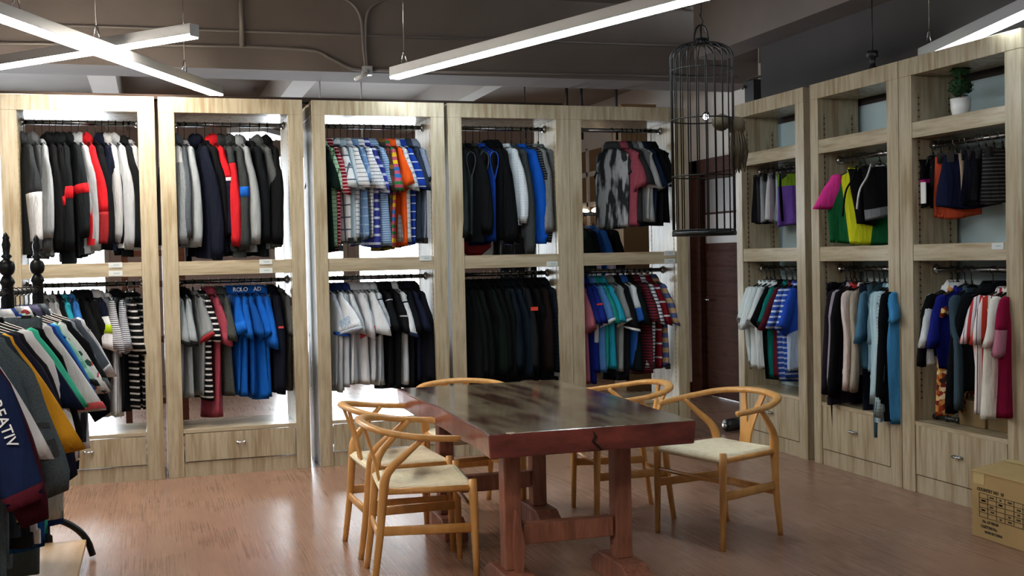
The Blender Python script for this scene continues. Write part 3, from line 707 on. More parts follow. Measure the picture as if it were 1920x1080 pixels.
def garment(kind, desc, loc, rz, zn, o, where, group, rg):
    g = o.get; fabric = lambda pat: fabric_full(pat, g('k', 1.0))  # k is the rail's painted shade, darkest for the lamp-lit left wardrobes
    b = g('b', '#888888'); s = g('s', b); c = g('c', b)
    long = kind in ('hoodie', 'sweat', 'jacket'); L = g('L', .84); a0 = g('a', .198)
    tw = R(g('tw', 14)+rg.uniform(-5, 5)); rot = rz+tw
    lab = desc+', '+where
    t = thing(NAME[kind], lab, CATS[kind], loc, rot, group+' - '+CATS[kind]+'s' if False else group)
    t.rotation_euler = (rg.uniform(-.012, .012), rg.uniform(-.02, .02), rot)
    t['category'] = CATS[kind]
    ht = thing('clip_hanger' if kind in ('skirt', 'trousers') else 'clothes_hanger', ('hanger of the '+desc+', '+where), 'hanger', loc, rot, 'hangers, '+where)
    if kind in ('skirt', 'trousers'):
        hb, hk, cm = clip_meshes(zn, a0*.86); put('clip_bar', hb, ht); put('hook', hk, ht)
        for sy in (-1, 1): q = put('clip', cm, ht); q.location = (0, sy*a0*.7, zn)
    else:
        hb, hk, sm = hanger_meshes(zn, round(a0*.86, 3)); put('shoulder_bar', hb, ht); put('hook', hk, ht)
        if g('mk'): put('size_marker', sm, ht, 'white size marker')
    # ---- body as horizontal rings, cut into colour segments
    N = 30; ph = rg.uniform(0, 6.28); ph2 = rg.uniform(0, 6.28); b0 = g('t', .03 if not long else .036); fl = g('fl', .94); drop = g('ds', .055)
    fa = g('fold', .016); kf = rg.choice((2.2, 2.8, 3.4)); topw = a0
    flat = kind in ('skirt', 'trousers', 'swim')
    def bodyp(tt, i, infl=1.0):
        f = 2*PI*i/N; u0 = math.copysign(abs(math.cos(f))**.8, math.cos(f)); v0 = math.sin(f)
        a = a0*lerp(1, fl, tt)*(1+.03*math.sin(5*tt+ph2))
        if kind in ('tee', 'polo', 'vest', 'dress', 'swim') and tt < .3 and g('arm', 1): a *= 1-.07*math.sin(PI*min(1, tt/.3))
        u = a*u0
        bb = b0*(.18+.82*smooth01(tt/.22))*infl
        w = fa*(.15+tt)*math.sin(kf*PI*u/a0/1.5+ph+1.3*tt)+.5*fa*tt*math.sin(7*u/a0+ph2)*(1 if v0 > 0 else -1)
        au = max(0, abs(u)-.055)/max(.01, a0-.055)
        zt = zn-.006-(0 if flat else drop*min(1.1, au)**1.15)
        hem = .012*math.sin(2*u/a0+ph2)
        return (bb*v0+w, -u*infl if infl != 1 else -u, lerp(zt, -L+hem, tt))
    segs = g('seg') or [(0, 1, b, 'body')]
    tvals = [0, .02, .05, .09, .14, .2, .28, .36, .45, .54, .63, .72, .8, .88, .94, 1.0]
    root_body = None
    if kind != 'trousers':
        for t0, t1, pat, nm in segs:
            tv = sorted(set([t0, t1]+[x for x in tvals if t0 < x < t1])); rs = [[bodyp(tt, i) for i in range(N)] for tt in tv]
            mb = MB().rings(rs, False, False)
            if t0 == 0:
                for i in range(1, N//2): mb.f.append((i, i+1 if i+1 <= N//2 else i, N-i-1 if i+1 < N//2 else N//2, N-i)[:4]) if i+1 < N//2 else None
            if t1 == 1:                                  # turned-up hem so that the cloth has an inside
                n0 = len(mb.v); last = n0-N
                ins = [Vector(p) for p in rs[-1]]; cxm = sum((p.x for p in ins))/N
                mb.v += [((p.x-cxm)*.82+cxm, p.y*.985, p.z+.025) for p in ins]; mb.quad_ring(last, n0, N)
                for i in range(1, N//2-1): mb.f.append((n0+i, n0+i+1, n0+N-i-1, n0+N-i))
            q = mb.build(nm, fabric(pat), t, True)
            if root_body is None: root_body = q
    else:
        for sy in (-1, 1):
            mb = MB(); rs = []
            for k in range(13):
                tt = k/12; wd = lerp(a0*.5, a0*g('leg', .36), tt); cxv = .01*math.sin(3*tt+ph+sy)+sy*.012*tt; cy_ = sy*a0*lerp(.5, .4, tt)
                rs.append([(cxv+(.012+.014*min(1, tt*4))*math.sin(f), cy_+wd*math.cos(f), lerp(zn, -L, tt)) for f in [2*PI*i/14 for i in range(14)]])
            q = mb.rings(rs).build('trouser_leg', fabric(b), t, True); root_body = root_body or q
        MB().rings([[(.014*math.sin(2*PI*i/18), a0*1.0*math.cos(2*PI*i/18), z) for i in range(18)] for z in (zn-.045, zn+.004)]).build('waistband', fabric(c), t, True)
    # ---- sleeves
    if kind in ('tee', 'polo', 'dress', 'hoodie', 'sweat', 'jacket'):
        sl = g('sl', .6+rg.uniform(-.05, .05) if long else .235+rg.uniform(-.015, .02))
        for sy in (1, -1):
            al = R(g('al', 7 if long else 13)+rg.uniform(-3, 3)); psi = R(g('psi', 34)+rg.uniform(-14, 14))
            P0 = Vector((0, -sy*(a0-.045), zn-.085)); hs = rg.choice((.03, -.02, .04, .025)); bendx = rg.uniform(-.02, .05) if long else rg.uniform(-.01, .03); w0 = g('w', .07 if long else .058)
            def axis(k):
                a2 = al*(1-.55*k) if long else al
                return Vector((0, -sy*math.sin(a2), -math.cos(a2)))
            def ringp(k, infl=1.0, n=14):
                p = P0+Vector((bendx*math.sin(2.2*k), 0, 0)); st = 10; kk = 0
                for q in range(st): p += axis(kk/1.0)*(sl*k/st); kk += k/st
                ax = axis(k); W0 = Vector((0, -sy*math.cos(al), math.sin(al))); V0 = Vector((1, 0, 0)); kk = smooth01(k*(2.2 if long else 1.3))
                ps = psi*kk; W = W0*math.cos(ps)+V0*math.sin(ps); B = V0*math.cos(ps)-W0*math.sin(ps)
                if long: w = lerp(w0*.62, w0, smooth01(k*4))*lerp(1, g('wc', .046)/w0, max(0, k)**.8); th = lerp(.024, .03, smooth01(k*3))*lerp(1, .85, k); w *= 1-.2*smooth01((k-.9)*18)
                else: w = lerp(w0*.55, w0*1.12, max(0, k)**.8); th = lerp(.022, .032, k)
                wr = 1+.06*math.sin(9*k+ph) if long else 1
                if k < .0: w *= .5; th *= .5
                return [p+W*(w*infl*wr*math.cos(f))+B*(th*infl*math.sin(f))+ax*(hs*math.cos(f)*max(0, k)**2*(.2 if long else 1)) for f in [2*PI*i/n for i in range(n)]]
            parts = [(0, 1, g('sL', s) if sy < 0 else s)]
            if g('sseg'): parts = g('sseg')
            first = None
            for k0, k1, pat in parts:
                ks = [lerp(k0, k1, i/9) for i in range(10)] if long else [lerp(k0, k1, i/5) for i in range(6)]
                rs = [ringp(k) for k in ks]
                if k0 == 0:
                    cpt = P0+Vector((0, sy*.02, .046)); r0 = [cpt+(v-P0)*.52 for v in rs[0]]; rm = [v+Vector((0, sy*.004, .026))*.9 for v in rs[0]]
                    rm = [(v-P0)*.86+P0+Vector((0, sy*.004, .028)) for v in rs[0]]; rs = [r0, rm]+rs
                if k1 == 1:
                    e = rs[-1]; cc = sum(e, Vector())/len(e); rs.append([(v-cc)*.8+cc-axis(1)*.02 for v in e])
                q = MB().rings(rs, True, True).build('sleeve', fabric(pat), t, True); first = first or q
            if g('cf'): MB().rings([ringp(k, 1.05) for k in (g('cf0', .91), .96, 1.005)], True, True).build('cuff', fabric(g('cf')), first, True, label='contrasting cuff')
            if g('bd'):
                k0, k1, pat = g('bd'); MB().rings([ringp(k, 1.06) for k in (k0, (k0+k1)/2, k1)], True, True).build('arm_band', fabric(pat), first, True, label='contrasting arm band')
            if g('tx') and sy == 1:
                k, txt, sz, colr = g('tx'); e = ringp(k); cc = sum(e, Vector())/len(e); ax = axis(k)
                B = (Vector((1, 0, 0))*math.cos(psi)-Vector((0, -math.cos(al), math.sin(al)))*math.sin(psi))
                rotm = Matrix.Rotation(rot, 3, 'Z'); toc = Vector((-.05, -7.76, 1.4))-Vector(loc)
                if (rotm@B).dot(toc) < 0: B = -B
                rt = (-ax).cross(B) if not g('txv') else (ax if g('txv') > 0 else -ax)
                up = -ax if not g('txv') else B.cross(rt)
                for li, line in enumerate(txt.split('|')):
                    add_text(line, sz, plain(colr, .7, name='print'), first, cc+B*g('txo', .037)+Vector((0, -g('txw', 0), 0))-up*(sz*1.0*li), rt, up, 'printed_lettering', .0004)
    if g('ctx'): add_text(g('ctx'), .04, plain('#dfe6ef', .7, name='print'), t, (.012, -.088, zn+.008), (1, 0, 0), (0, 0, 1), 'collar_lettering', .0006)
    # ---- neck
    def neck(rows, nm, pat, n=18, par=None):
        return MB().rings([[(rb*math.sin(2*PI*i/n), -ra*math.cos(2*PI*i/n), zn+z-.012*(math.sin(2*PI*i/n) > .3)) for i in range(n)] for ra, rb, z in rows], False, False).build(nm, fabric(pat), t, True)
    if kind in ('tee', 'sweat', 'dress', 'vest'): neck([(.078, .03, -.016), (.07, .034, .002), (.066, .036, .01), (.06, .03, .004), (.056, .026, -.02)], 'collar_rib', c)
    elif kind in ('polo', 'jacket'): neck([(.05, .026, -.02), (.052, .03, .032), (.058, .036, .038), (.072, .05, .016), (.084, .056, -.016), (.08, .05, -.018)], 'collar', c)
    elif kind == 'hoodie':
        hd = MB(); rs = []
        for k in range(9):
            th = PI*(.06+.88*k/8); rs.append([(-.012+(.05*math.cos(f)*(1+.2*math.sin(3*f+ph)))*math.sin(th), -.072*math.sin(f)*math.sin(th), zn+.008-.05*math.cos(th)+.008*math.sin(2*f+ph)) for f in [2*PI*i/14 for i in range(14)]])
        hd.rings(rs).build('hood', fabric(g('h', c)), t, True)
    if long and not g('nocuff'):
        hb_ = [[bodyp(tt, i, 1.05) for i in range(N)] for tt in (.935, .97, 1.003)]
        if kind != 'jacket' and root_body is not None: MB().rings(hb_, False, False).build('hem_rib', fabric(g('hr', b)), t, True)
    if kind == 'vest':
        for sy in (1, -1):
            loop = [(.024*math.cos(f)+.012*math.sin(2*f), -sy*(a0*.965+.008*math.cos(f)), zn-.165+.1*math.sin(f)) for f in [2*PI*i/26 for i in range(27)]]
            MB().sweep(loop, .0045, 6).build('armhole_piping', fabric(g('pp', '#40464a')), t, True, label='pale piped armhole')
            MB().rings([[(.021*math.cos(f)+.01*math.sin(2*f), -sy*(a0*k), zn-.165+.1*math.sin(f)) for f in [2*PI*i/20 for i in range(20)]] for k in (.94, .985)]).build('armhole', fabric('#0c0d0f'), t, True)
    if g('pl'):                                     # zip placket or front strip on the visible face
        pass
    if g('tagc'):
        p = Vector(bodyp(1, 2)); MB().box(p.x-.016, p.x+.016, p.y-.014, p.y+.012, p.z-.012, p.z+.03).build('security_tag', M_plastic, t, label='small black tag clipped at the hem')
    for dk in g('dots', ()):                        # printed round motifs on the face turned to the room
        uu, tt, r_, colr = dk; f = 1.2 + uu; p = Vector(bodyp(tt, int(N*(.25+.25*uu)) % N)); q = MB().ball((p.x+.002, p.y, p.z), (.004, r_, r_), 14, 6).build('printed_motif', fabric(colr), t, True)
    if kind == 'swim' and g('st'):
        for sy in (-1, 1): MB().sweep(bez([(.02, sy*.05, zn+.01), (.05, sy*.075, zn-.07), (.045, sy*.12, zn-.15), (.03, sy*.14, -L+.06)], 14), (.004, .008), 6).build('strap', fabric(g('st')), t, True)
    if g('lbl'):                                    # small label or flag print at the sleeve/chest
        k, w_, h_, colr = g('lbl'); p = Vector(bodyp(k, 29)); MB().box(p.x-.004, p.x+w_, p.y-.052, p.y-.046, p.z-h_/2, p.z+h_/2).build('chest_label', plain(colr, .6, name='label_print'), t, label='small bright label')
    return t
RAILS = [
 ('upper rail of leftmost wardrobe', 'tops on the upper rail of the leftmost wardrobe', 0.0, -0.122, [
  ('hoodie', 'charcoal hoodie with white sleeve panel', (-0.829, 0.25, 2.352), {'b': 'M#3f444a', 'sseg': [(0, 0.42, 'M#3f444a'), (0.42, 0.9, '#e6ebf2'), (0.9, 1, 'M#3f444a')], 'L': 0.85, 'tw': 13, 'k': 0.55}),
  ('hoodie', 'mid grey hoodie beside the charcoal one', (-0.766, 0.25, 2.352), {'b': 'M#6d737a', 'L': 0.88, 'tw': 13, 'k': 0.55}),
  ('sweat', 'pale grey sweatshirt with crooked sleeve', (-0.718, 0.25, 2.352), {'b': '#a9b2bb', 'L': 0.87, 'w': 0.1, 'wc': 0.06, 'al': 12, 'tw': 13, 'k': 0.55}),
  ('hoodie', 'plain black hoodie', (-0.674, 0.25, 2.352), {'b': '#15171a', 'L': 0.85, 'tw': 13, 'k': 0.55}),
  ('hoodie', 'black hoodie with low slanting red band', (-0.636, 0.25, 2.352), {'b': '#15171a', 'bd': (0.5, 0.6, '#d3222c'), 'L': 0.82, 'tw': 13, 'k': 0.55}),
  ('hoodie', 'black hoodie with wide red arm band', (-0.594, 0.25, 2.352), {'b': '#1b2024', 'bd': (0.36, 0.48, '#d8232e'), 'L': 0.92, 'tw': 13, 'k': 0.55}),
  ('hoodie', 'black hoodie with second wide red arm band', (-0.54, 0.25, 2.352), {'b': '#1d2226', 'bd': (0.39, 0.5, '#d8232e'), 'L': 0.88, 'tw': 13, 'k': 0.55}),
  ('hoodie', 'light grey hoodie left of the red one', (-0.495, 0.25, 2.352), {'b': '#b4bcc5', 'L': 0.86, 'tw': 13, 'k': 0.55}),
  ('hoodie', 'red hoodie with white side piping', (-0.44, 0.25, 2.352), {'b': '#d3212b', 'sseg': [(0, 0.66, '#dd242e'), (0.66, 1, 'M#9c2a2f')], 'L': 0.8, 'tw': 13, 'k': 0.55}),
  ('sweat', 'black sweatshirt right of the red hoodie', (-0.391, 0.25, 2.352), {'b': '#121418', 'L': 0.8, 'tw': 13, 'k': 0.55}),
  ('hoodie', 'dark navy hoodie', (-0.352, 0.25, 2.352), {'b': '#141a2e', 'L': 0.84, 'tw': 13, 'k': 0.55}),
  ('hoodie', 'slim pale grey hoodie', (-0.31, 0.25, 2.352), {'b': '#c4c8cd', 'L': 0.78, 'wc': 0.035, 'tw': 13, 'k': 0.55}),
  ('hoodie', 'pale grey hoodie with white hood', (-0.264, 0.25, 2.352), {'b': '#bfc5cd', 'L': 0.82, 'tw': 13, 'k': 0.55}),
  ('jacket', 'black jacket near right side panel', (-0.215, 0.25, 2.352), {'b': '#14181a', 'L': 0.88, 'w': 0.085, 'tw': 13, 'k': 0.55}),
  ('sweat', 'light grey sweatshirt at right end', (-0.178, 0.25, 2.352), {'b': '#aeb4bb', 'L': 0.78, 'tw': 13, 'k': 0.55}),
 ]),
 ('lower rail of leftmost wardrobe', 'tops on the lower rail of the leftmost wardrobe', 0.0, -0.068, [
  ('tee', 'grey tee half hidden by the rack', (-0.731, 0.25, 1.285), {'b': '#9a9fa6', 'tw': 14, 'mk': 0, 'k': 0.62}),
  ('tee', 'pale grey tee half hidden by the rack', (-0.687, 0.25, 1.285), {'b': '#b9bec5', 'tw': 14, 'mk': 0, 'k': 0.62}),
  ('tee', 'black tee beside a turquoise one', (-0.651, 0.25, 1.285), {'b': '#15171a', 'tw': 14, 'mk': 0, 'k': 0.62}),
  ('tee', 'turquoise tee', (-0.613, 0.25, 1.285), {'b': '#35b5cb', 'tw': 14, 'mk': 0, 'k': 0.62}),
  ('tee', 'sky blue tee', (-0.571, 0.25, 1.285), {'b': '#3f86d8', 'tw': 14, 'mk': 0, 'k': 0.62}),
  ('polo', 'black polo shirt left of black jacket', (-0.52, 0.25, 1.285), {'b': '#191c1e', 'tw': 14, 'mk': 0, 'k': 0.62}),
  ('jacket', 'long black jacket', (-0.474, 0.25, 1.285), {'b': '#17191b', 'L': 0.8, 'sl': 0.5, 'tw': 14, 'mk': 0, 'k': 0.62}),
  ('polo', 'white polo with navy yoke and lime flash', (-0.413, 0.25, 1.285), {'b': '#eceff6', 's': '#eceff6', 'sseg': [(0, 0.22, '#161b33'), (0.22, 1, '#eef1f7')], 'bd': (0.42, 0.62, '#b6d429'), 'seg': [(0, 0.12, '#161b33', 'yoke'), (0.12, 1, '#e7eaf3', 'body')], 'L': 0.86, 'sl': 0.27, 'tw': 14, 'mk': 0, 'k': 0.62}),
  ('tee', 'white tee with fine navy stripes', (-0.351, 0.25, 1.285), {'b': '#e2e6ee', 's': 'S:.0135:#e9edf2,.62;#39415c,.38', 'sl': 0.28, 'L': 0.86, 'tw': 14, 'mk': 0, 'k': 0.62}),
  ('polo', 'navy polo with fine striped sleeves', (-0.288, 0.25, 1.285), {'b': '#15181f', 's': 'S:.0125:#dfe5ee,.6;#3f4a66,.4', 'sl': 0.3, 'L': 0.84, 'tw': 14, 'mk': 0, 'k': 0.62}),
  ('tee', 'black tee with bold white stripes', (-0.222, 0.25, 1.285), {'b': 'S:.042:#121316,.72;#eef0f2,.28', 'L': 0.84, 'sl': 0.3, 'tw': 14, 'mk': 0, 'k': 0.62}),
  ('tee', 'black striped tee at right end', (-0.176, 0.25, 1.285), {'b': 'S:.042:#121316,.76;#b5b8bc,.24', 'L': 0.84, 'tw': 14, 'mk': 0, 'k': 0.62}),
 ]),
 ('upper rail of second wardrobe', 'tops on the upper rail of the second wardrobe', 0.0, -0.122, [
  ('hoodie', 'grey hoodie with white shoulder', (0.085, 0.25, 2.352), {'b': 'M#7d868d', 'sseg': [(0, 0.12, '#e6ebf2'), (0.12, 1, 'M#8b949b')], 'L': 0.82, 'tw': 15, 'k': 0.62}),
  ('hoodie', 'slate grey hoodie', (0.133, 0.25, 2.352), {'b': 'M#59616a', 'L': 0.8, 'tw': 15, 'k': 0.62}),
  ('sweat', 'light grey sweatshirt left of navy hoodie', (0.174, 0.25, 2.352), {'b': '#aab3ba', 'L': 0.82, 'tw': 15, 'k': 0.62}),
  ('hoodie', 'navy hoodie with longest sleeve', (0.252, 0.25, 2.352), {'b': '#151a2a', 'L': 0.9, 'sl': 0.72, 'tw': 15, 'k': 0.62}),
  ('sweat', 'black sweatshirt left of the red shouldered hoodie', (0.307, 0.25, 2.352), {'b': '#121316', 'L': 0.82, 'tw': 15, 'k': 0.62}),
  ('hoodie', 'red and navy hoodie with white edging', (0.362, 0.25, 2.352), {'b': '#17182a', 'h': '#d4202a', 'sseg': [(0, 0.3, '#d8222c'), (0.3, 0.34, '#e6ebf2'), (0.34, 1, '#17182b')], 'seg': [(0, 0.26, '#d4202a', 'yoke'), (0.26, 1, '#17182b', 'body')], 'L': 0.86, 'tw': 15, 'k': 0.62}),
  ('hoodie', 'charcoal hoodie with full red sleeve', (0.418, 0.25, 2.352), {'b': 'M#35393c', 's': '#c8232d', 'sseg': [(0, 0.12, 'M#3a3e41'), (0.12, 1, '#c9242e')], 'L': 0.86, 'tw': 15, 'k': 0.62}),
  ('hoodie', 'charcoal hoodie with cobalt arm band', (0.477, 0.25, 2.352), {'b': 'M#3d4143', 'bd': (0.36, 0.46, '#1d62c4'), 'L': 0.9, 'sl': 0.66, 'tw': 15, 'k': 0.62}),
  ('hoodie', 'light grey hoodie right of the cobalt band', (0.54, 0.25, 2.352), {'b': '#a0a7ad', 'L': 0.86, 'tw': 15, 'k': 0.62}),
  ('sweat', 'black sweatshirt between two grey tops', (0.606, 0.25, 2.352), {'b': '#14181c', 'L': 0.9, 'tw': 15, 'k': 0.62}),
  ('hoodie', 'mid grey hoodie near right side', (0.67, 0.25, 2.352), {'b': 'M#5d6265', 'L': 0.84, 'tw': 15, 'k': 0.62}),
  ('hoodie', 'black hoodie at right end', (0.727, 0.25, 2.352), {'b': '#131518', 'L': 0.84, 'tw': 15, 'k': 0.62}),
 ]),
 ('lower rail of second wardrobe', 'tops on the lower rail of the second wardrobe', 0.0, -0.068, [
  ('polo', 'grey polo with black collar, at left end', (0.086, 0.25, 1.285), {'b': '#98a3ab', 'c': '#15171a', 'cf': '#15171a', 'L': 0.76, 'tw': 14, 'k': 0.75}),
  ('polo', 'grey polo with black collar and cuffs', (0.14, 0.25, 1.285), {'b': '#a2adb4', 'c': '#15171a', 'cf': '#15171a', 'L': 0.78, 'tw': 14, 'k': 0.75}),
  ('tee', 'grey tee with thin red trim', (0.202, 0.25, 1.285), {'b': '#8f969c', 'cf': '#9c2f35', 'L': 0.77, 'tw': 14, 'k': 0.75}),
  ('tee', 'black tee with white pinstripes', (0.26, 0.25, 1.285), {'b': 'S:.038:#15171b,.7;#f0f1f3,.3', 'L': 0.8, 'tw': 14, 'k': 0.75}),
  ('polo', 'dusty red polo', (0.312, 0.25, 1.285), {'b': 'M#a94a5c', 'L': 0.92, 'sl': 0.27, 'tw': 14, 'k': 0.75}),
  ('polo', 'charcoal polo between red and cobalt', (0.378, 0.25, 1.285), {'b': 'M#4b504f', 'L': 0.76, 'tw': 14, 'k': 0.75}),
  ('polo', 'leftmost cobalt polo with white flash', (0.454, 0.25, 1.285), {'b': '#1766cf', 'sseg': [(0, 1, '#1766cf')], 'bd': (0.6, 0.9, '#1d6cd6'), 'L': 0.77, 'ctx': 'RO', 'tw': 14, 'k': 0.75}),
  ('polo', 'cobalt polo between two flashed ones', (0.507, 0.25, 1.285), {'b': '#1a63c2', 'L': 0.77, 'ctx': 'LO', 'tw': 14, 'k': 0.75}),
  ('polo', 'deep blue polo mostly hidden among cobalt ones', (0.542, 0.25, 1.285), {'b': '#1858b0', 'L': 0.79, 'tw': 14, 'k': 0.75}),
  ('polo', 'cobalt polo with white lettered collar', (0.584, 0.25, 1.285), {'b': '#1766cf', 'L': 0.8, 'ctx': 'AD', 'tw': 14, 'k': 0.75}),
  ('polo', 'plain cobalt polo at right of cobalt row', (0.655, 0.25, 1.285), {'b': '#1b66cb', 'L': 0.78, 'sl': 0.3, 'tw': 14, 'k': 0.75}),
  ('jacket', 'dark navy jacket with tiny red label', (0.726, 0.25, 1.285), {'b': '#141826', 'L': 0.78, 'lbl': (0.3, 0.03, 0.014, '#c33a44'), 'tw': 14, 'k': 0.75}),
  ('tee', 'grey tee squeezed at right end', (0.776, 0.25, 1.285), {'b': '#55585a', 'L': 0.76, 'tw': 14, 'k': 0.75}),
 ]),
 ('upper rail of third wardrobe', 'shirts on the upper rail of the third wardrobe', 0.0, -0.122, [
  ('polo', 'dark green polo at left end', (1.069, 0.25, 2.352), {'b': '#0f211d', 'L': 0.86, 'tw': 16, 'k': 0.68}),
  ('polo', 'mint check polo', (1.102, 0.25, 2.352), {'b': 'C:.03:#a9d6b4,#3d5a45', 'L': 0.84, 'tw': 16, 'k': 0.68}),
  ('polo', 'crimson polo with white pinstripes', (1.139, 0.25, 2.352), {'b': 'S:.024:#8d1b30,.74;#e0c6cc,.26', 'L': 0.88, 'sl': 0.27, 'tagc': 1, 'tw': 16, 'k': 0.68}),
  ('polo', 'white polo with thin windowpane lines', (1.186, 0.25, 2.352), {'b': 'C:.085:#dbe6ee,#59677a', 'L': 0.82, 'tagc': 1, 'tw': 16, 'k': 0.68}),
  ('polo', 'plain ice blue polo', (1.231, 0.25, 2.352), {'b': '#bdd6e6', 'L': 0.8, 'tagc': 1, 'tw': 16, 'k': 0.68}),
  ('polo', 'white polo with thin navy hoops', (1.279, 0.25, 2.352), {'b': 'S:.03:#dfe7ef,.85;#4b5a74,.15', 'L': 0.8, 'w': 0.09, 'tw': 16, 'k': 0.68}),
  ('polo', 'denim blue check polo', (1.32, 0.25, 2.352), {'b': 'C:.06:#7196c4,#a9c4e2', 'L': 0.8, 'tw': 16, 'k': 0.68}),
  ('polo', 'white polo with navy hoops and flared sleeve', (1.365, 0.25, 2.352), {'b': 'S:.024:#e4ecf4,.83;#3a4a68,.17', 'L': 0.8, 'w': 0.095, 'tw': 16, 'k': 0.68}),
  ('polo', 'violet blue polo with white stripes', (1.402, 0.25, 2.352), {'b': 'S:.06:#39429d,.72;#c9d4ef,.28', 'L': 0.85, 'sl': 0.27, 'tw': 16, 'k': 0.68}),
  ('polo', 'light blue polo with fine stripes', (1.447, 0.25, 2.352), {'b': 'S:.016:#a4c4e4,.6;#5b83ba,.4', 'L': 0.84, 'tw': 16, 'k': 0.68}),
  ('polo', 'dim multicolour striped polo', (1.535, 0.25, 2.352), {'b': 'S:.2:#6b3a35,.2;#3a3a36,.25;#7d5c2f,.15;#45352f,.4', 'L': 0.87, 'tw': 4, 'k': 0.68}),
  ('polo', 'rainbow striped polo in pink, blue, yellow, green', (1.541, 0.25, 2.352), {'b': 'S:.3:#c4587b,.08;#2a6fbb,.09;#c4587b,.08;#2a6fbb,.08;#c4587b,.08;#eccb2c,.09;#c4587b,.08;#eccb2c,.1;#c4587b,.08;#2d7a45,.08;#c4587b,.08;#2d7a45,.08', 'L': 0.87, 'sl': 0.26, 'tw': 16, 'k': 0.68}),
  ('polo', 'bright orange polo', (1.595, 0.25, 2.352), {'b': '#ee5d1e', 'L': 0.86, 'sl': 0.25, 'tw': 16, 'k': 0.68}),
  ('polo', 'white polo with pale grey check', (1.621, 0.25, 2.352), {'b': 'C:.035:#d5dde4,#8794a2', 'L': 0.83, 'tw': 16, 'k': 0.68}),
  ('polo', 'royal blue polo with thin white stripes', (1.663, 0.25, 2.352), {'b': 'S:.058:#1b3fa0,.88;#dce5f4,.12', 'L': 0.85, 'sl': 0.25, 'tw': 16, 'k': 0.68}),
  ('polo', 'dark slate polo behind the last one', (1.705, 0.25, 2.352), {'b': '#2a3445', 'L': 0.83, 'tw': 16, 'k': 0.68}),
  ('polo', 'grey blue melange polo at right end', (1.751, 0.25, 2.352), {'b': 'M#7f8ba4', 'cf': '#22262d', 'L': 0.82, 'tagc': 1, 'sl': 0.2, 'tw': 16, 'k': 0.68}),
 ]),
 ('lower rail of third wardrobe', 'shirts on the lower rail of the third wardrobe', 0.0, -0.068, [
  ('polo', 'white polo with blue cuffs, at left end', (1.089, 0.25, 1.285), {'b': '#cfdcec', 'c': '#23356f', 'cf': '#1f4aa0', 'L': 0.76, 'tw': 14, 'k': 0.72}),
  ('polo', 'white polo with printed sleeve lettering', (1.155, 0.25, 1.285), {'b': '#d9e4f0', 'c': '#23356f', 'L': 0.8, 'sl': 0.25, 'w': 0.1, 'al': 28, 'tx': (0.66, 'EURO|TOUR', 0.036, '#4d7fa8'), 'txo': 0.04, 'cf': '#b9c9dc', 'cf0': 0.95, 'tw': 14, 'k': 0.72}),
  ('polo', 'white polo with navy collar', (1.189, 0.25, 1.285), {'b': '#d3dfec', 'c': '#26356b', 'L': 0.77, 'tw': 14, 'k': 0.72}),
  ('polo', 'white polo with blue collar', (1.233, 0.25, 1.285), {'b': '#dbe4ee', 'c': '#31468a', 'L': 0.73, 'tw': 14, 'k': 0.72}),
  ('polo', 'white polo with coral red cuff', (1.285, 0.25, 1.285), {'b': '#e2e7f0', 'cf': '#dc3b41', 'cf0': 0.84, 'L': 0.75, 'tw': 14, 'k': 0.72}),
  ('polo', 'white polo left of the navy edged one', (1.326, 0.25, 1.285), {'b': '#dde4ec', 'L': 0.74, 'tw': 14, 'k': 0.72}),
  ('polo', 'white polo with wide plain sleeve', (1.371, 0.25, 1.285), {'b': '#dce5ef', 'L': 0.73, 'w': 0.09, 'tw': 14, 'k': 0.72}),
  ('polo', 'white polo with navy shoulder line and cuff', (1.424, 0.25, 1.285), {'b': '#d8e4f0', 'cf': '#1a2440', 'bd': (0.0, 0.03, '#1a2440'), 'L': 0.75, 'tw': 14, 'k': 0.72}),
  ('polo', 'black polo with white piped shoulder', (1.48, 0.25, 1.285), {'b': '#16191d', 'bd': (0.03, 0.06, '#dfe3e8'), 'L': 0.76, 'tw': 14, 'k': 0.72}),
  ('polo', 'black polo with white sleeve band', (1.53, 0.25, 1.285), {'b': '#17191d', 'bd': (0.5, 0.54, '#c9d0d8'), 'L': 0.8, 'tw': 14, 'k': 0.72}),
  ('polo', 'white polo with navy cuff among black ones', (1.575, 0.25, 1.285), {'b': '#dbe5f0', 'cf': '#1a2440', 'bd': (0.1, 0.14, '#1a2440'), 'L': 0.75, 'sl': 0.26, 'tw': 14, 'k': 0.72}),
  ('polo', 'black polo right of the white one', (1.625, 0.25, 1.285), {'b': '#15181e', 'L': 0.78, 'tw': 14, 'k': 0.72}),
  ('polo', 'navy polo near right side', (1.667, 0.25, 1.285), {'b': '#1b2136', 'L': 0.74, 'tw': 14, 'k': 0.72}),
  ('jacket', 'long dark navy jacket at right end', (1.717, 0.25, 1.285), {'b': '#13161e', 'L': 0.8, 'tw': 14, 'k': 0.72}),
 ]),
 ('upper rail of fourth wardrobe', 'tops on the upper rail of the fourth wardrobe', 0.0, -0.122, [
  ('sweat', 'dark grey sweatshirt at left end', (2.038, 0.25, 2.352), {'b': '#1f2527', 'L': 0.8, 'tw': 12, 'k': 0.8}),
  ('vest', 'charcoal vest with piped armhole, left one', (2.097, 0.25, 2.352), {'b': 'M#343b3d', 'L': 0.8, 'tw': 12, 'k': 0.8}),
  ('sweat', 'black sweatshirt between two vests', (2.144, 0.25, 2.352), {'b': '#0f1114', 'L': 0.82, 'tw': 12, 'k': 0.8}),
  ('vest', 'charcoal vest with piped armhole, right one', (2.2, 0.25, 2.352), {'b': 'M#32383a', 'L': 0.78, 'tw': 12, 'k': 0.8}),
  ('vest', 'royal blue sleeveless vest', (2.252, 0.25, 2.352), {'b': '#15388a', 'pp': '#2149a4', 'L': 0.84, 'tw': 12, 'k': 0.8}),
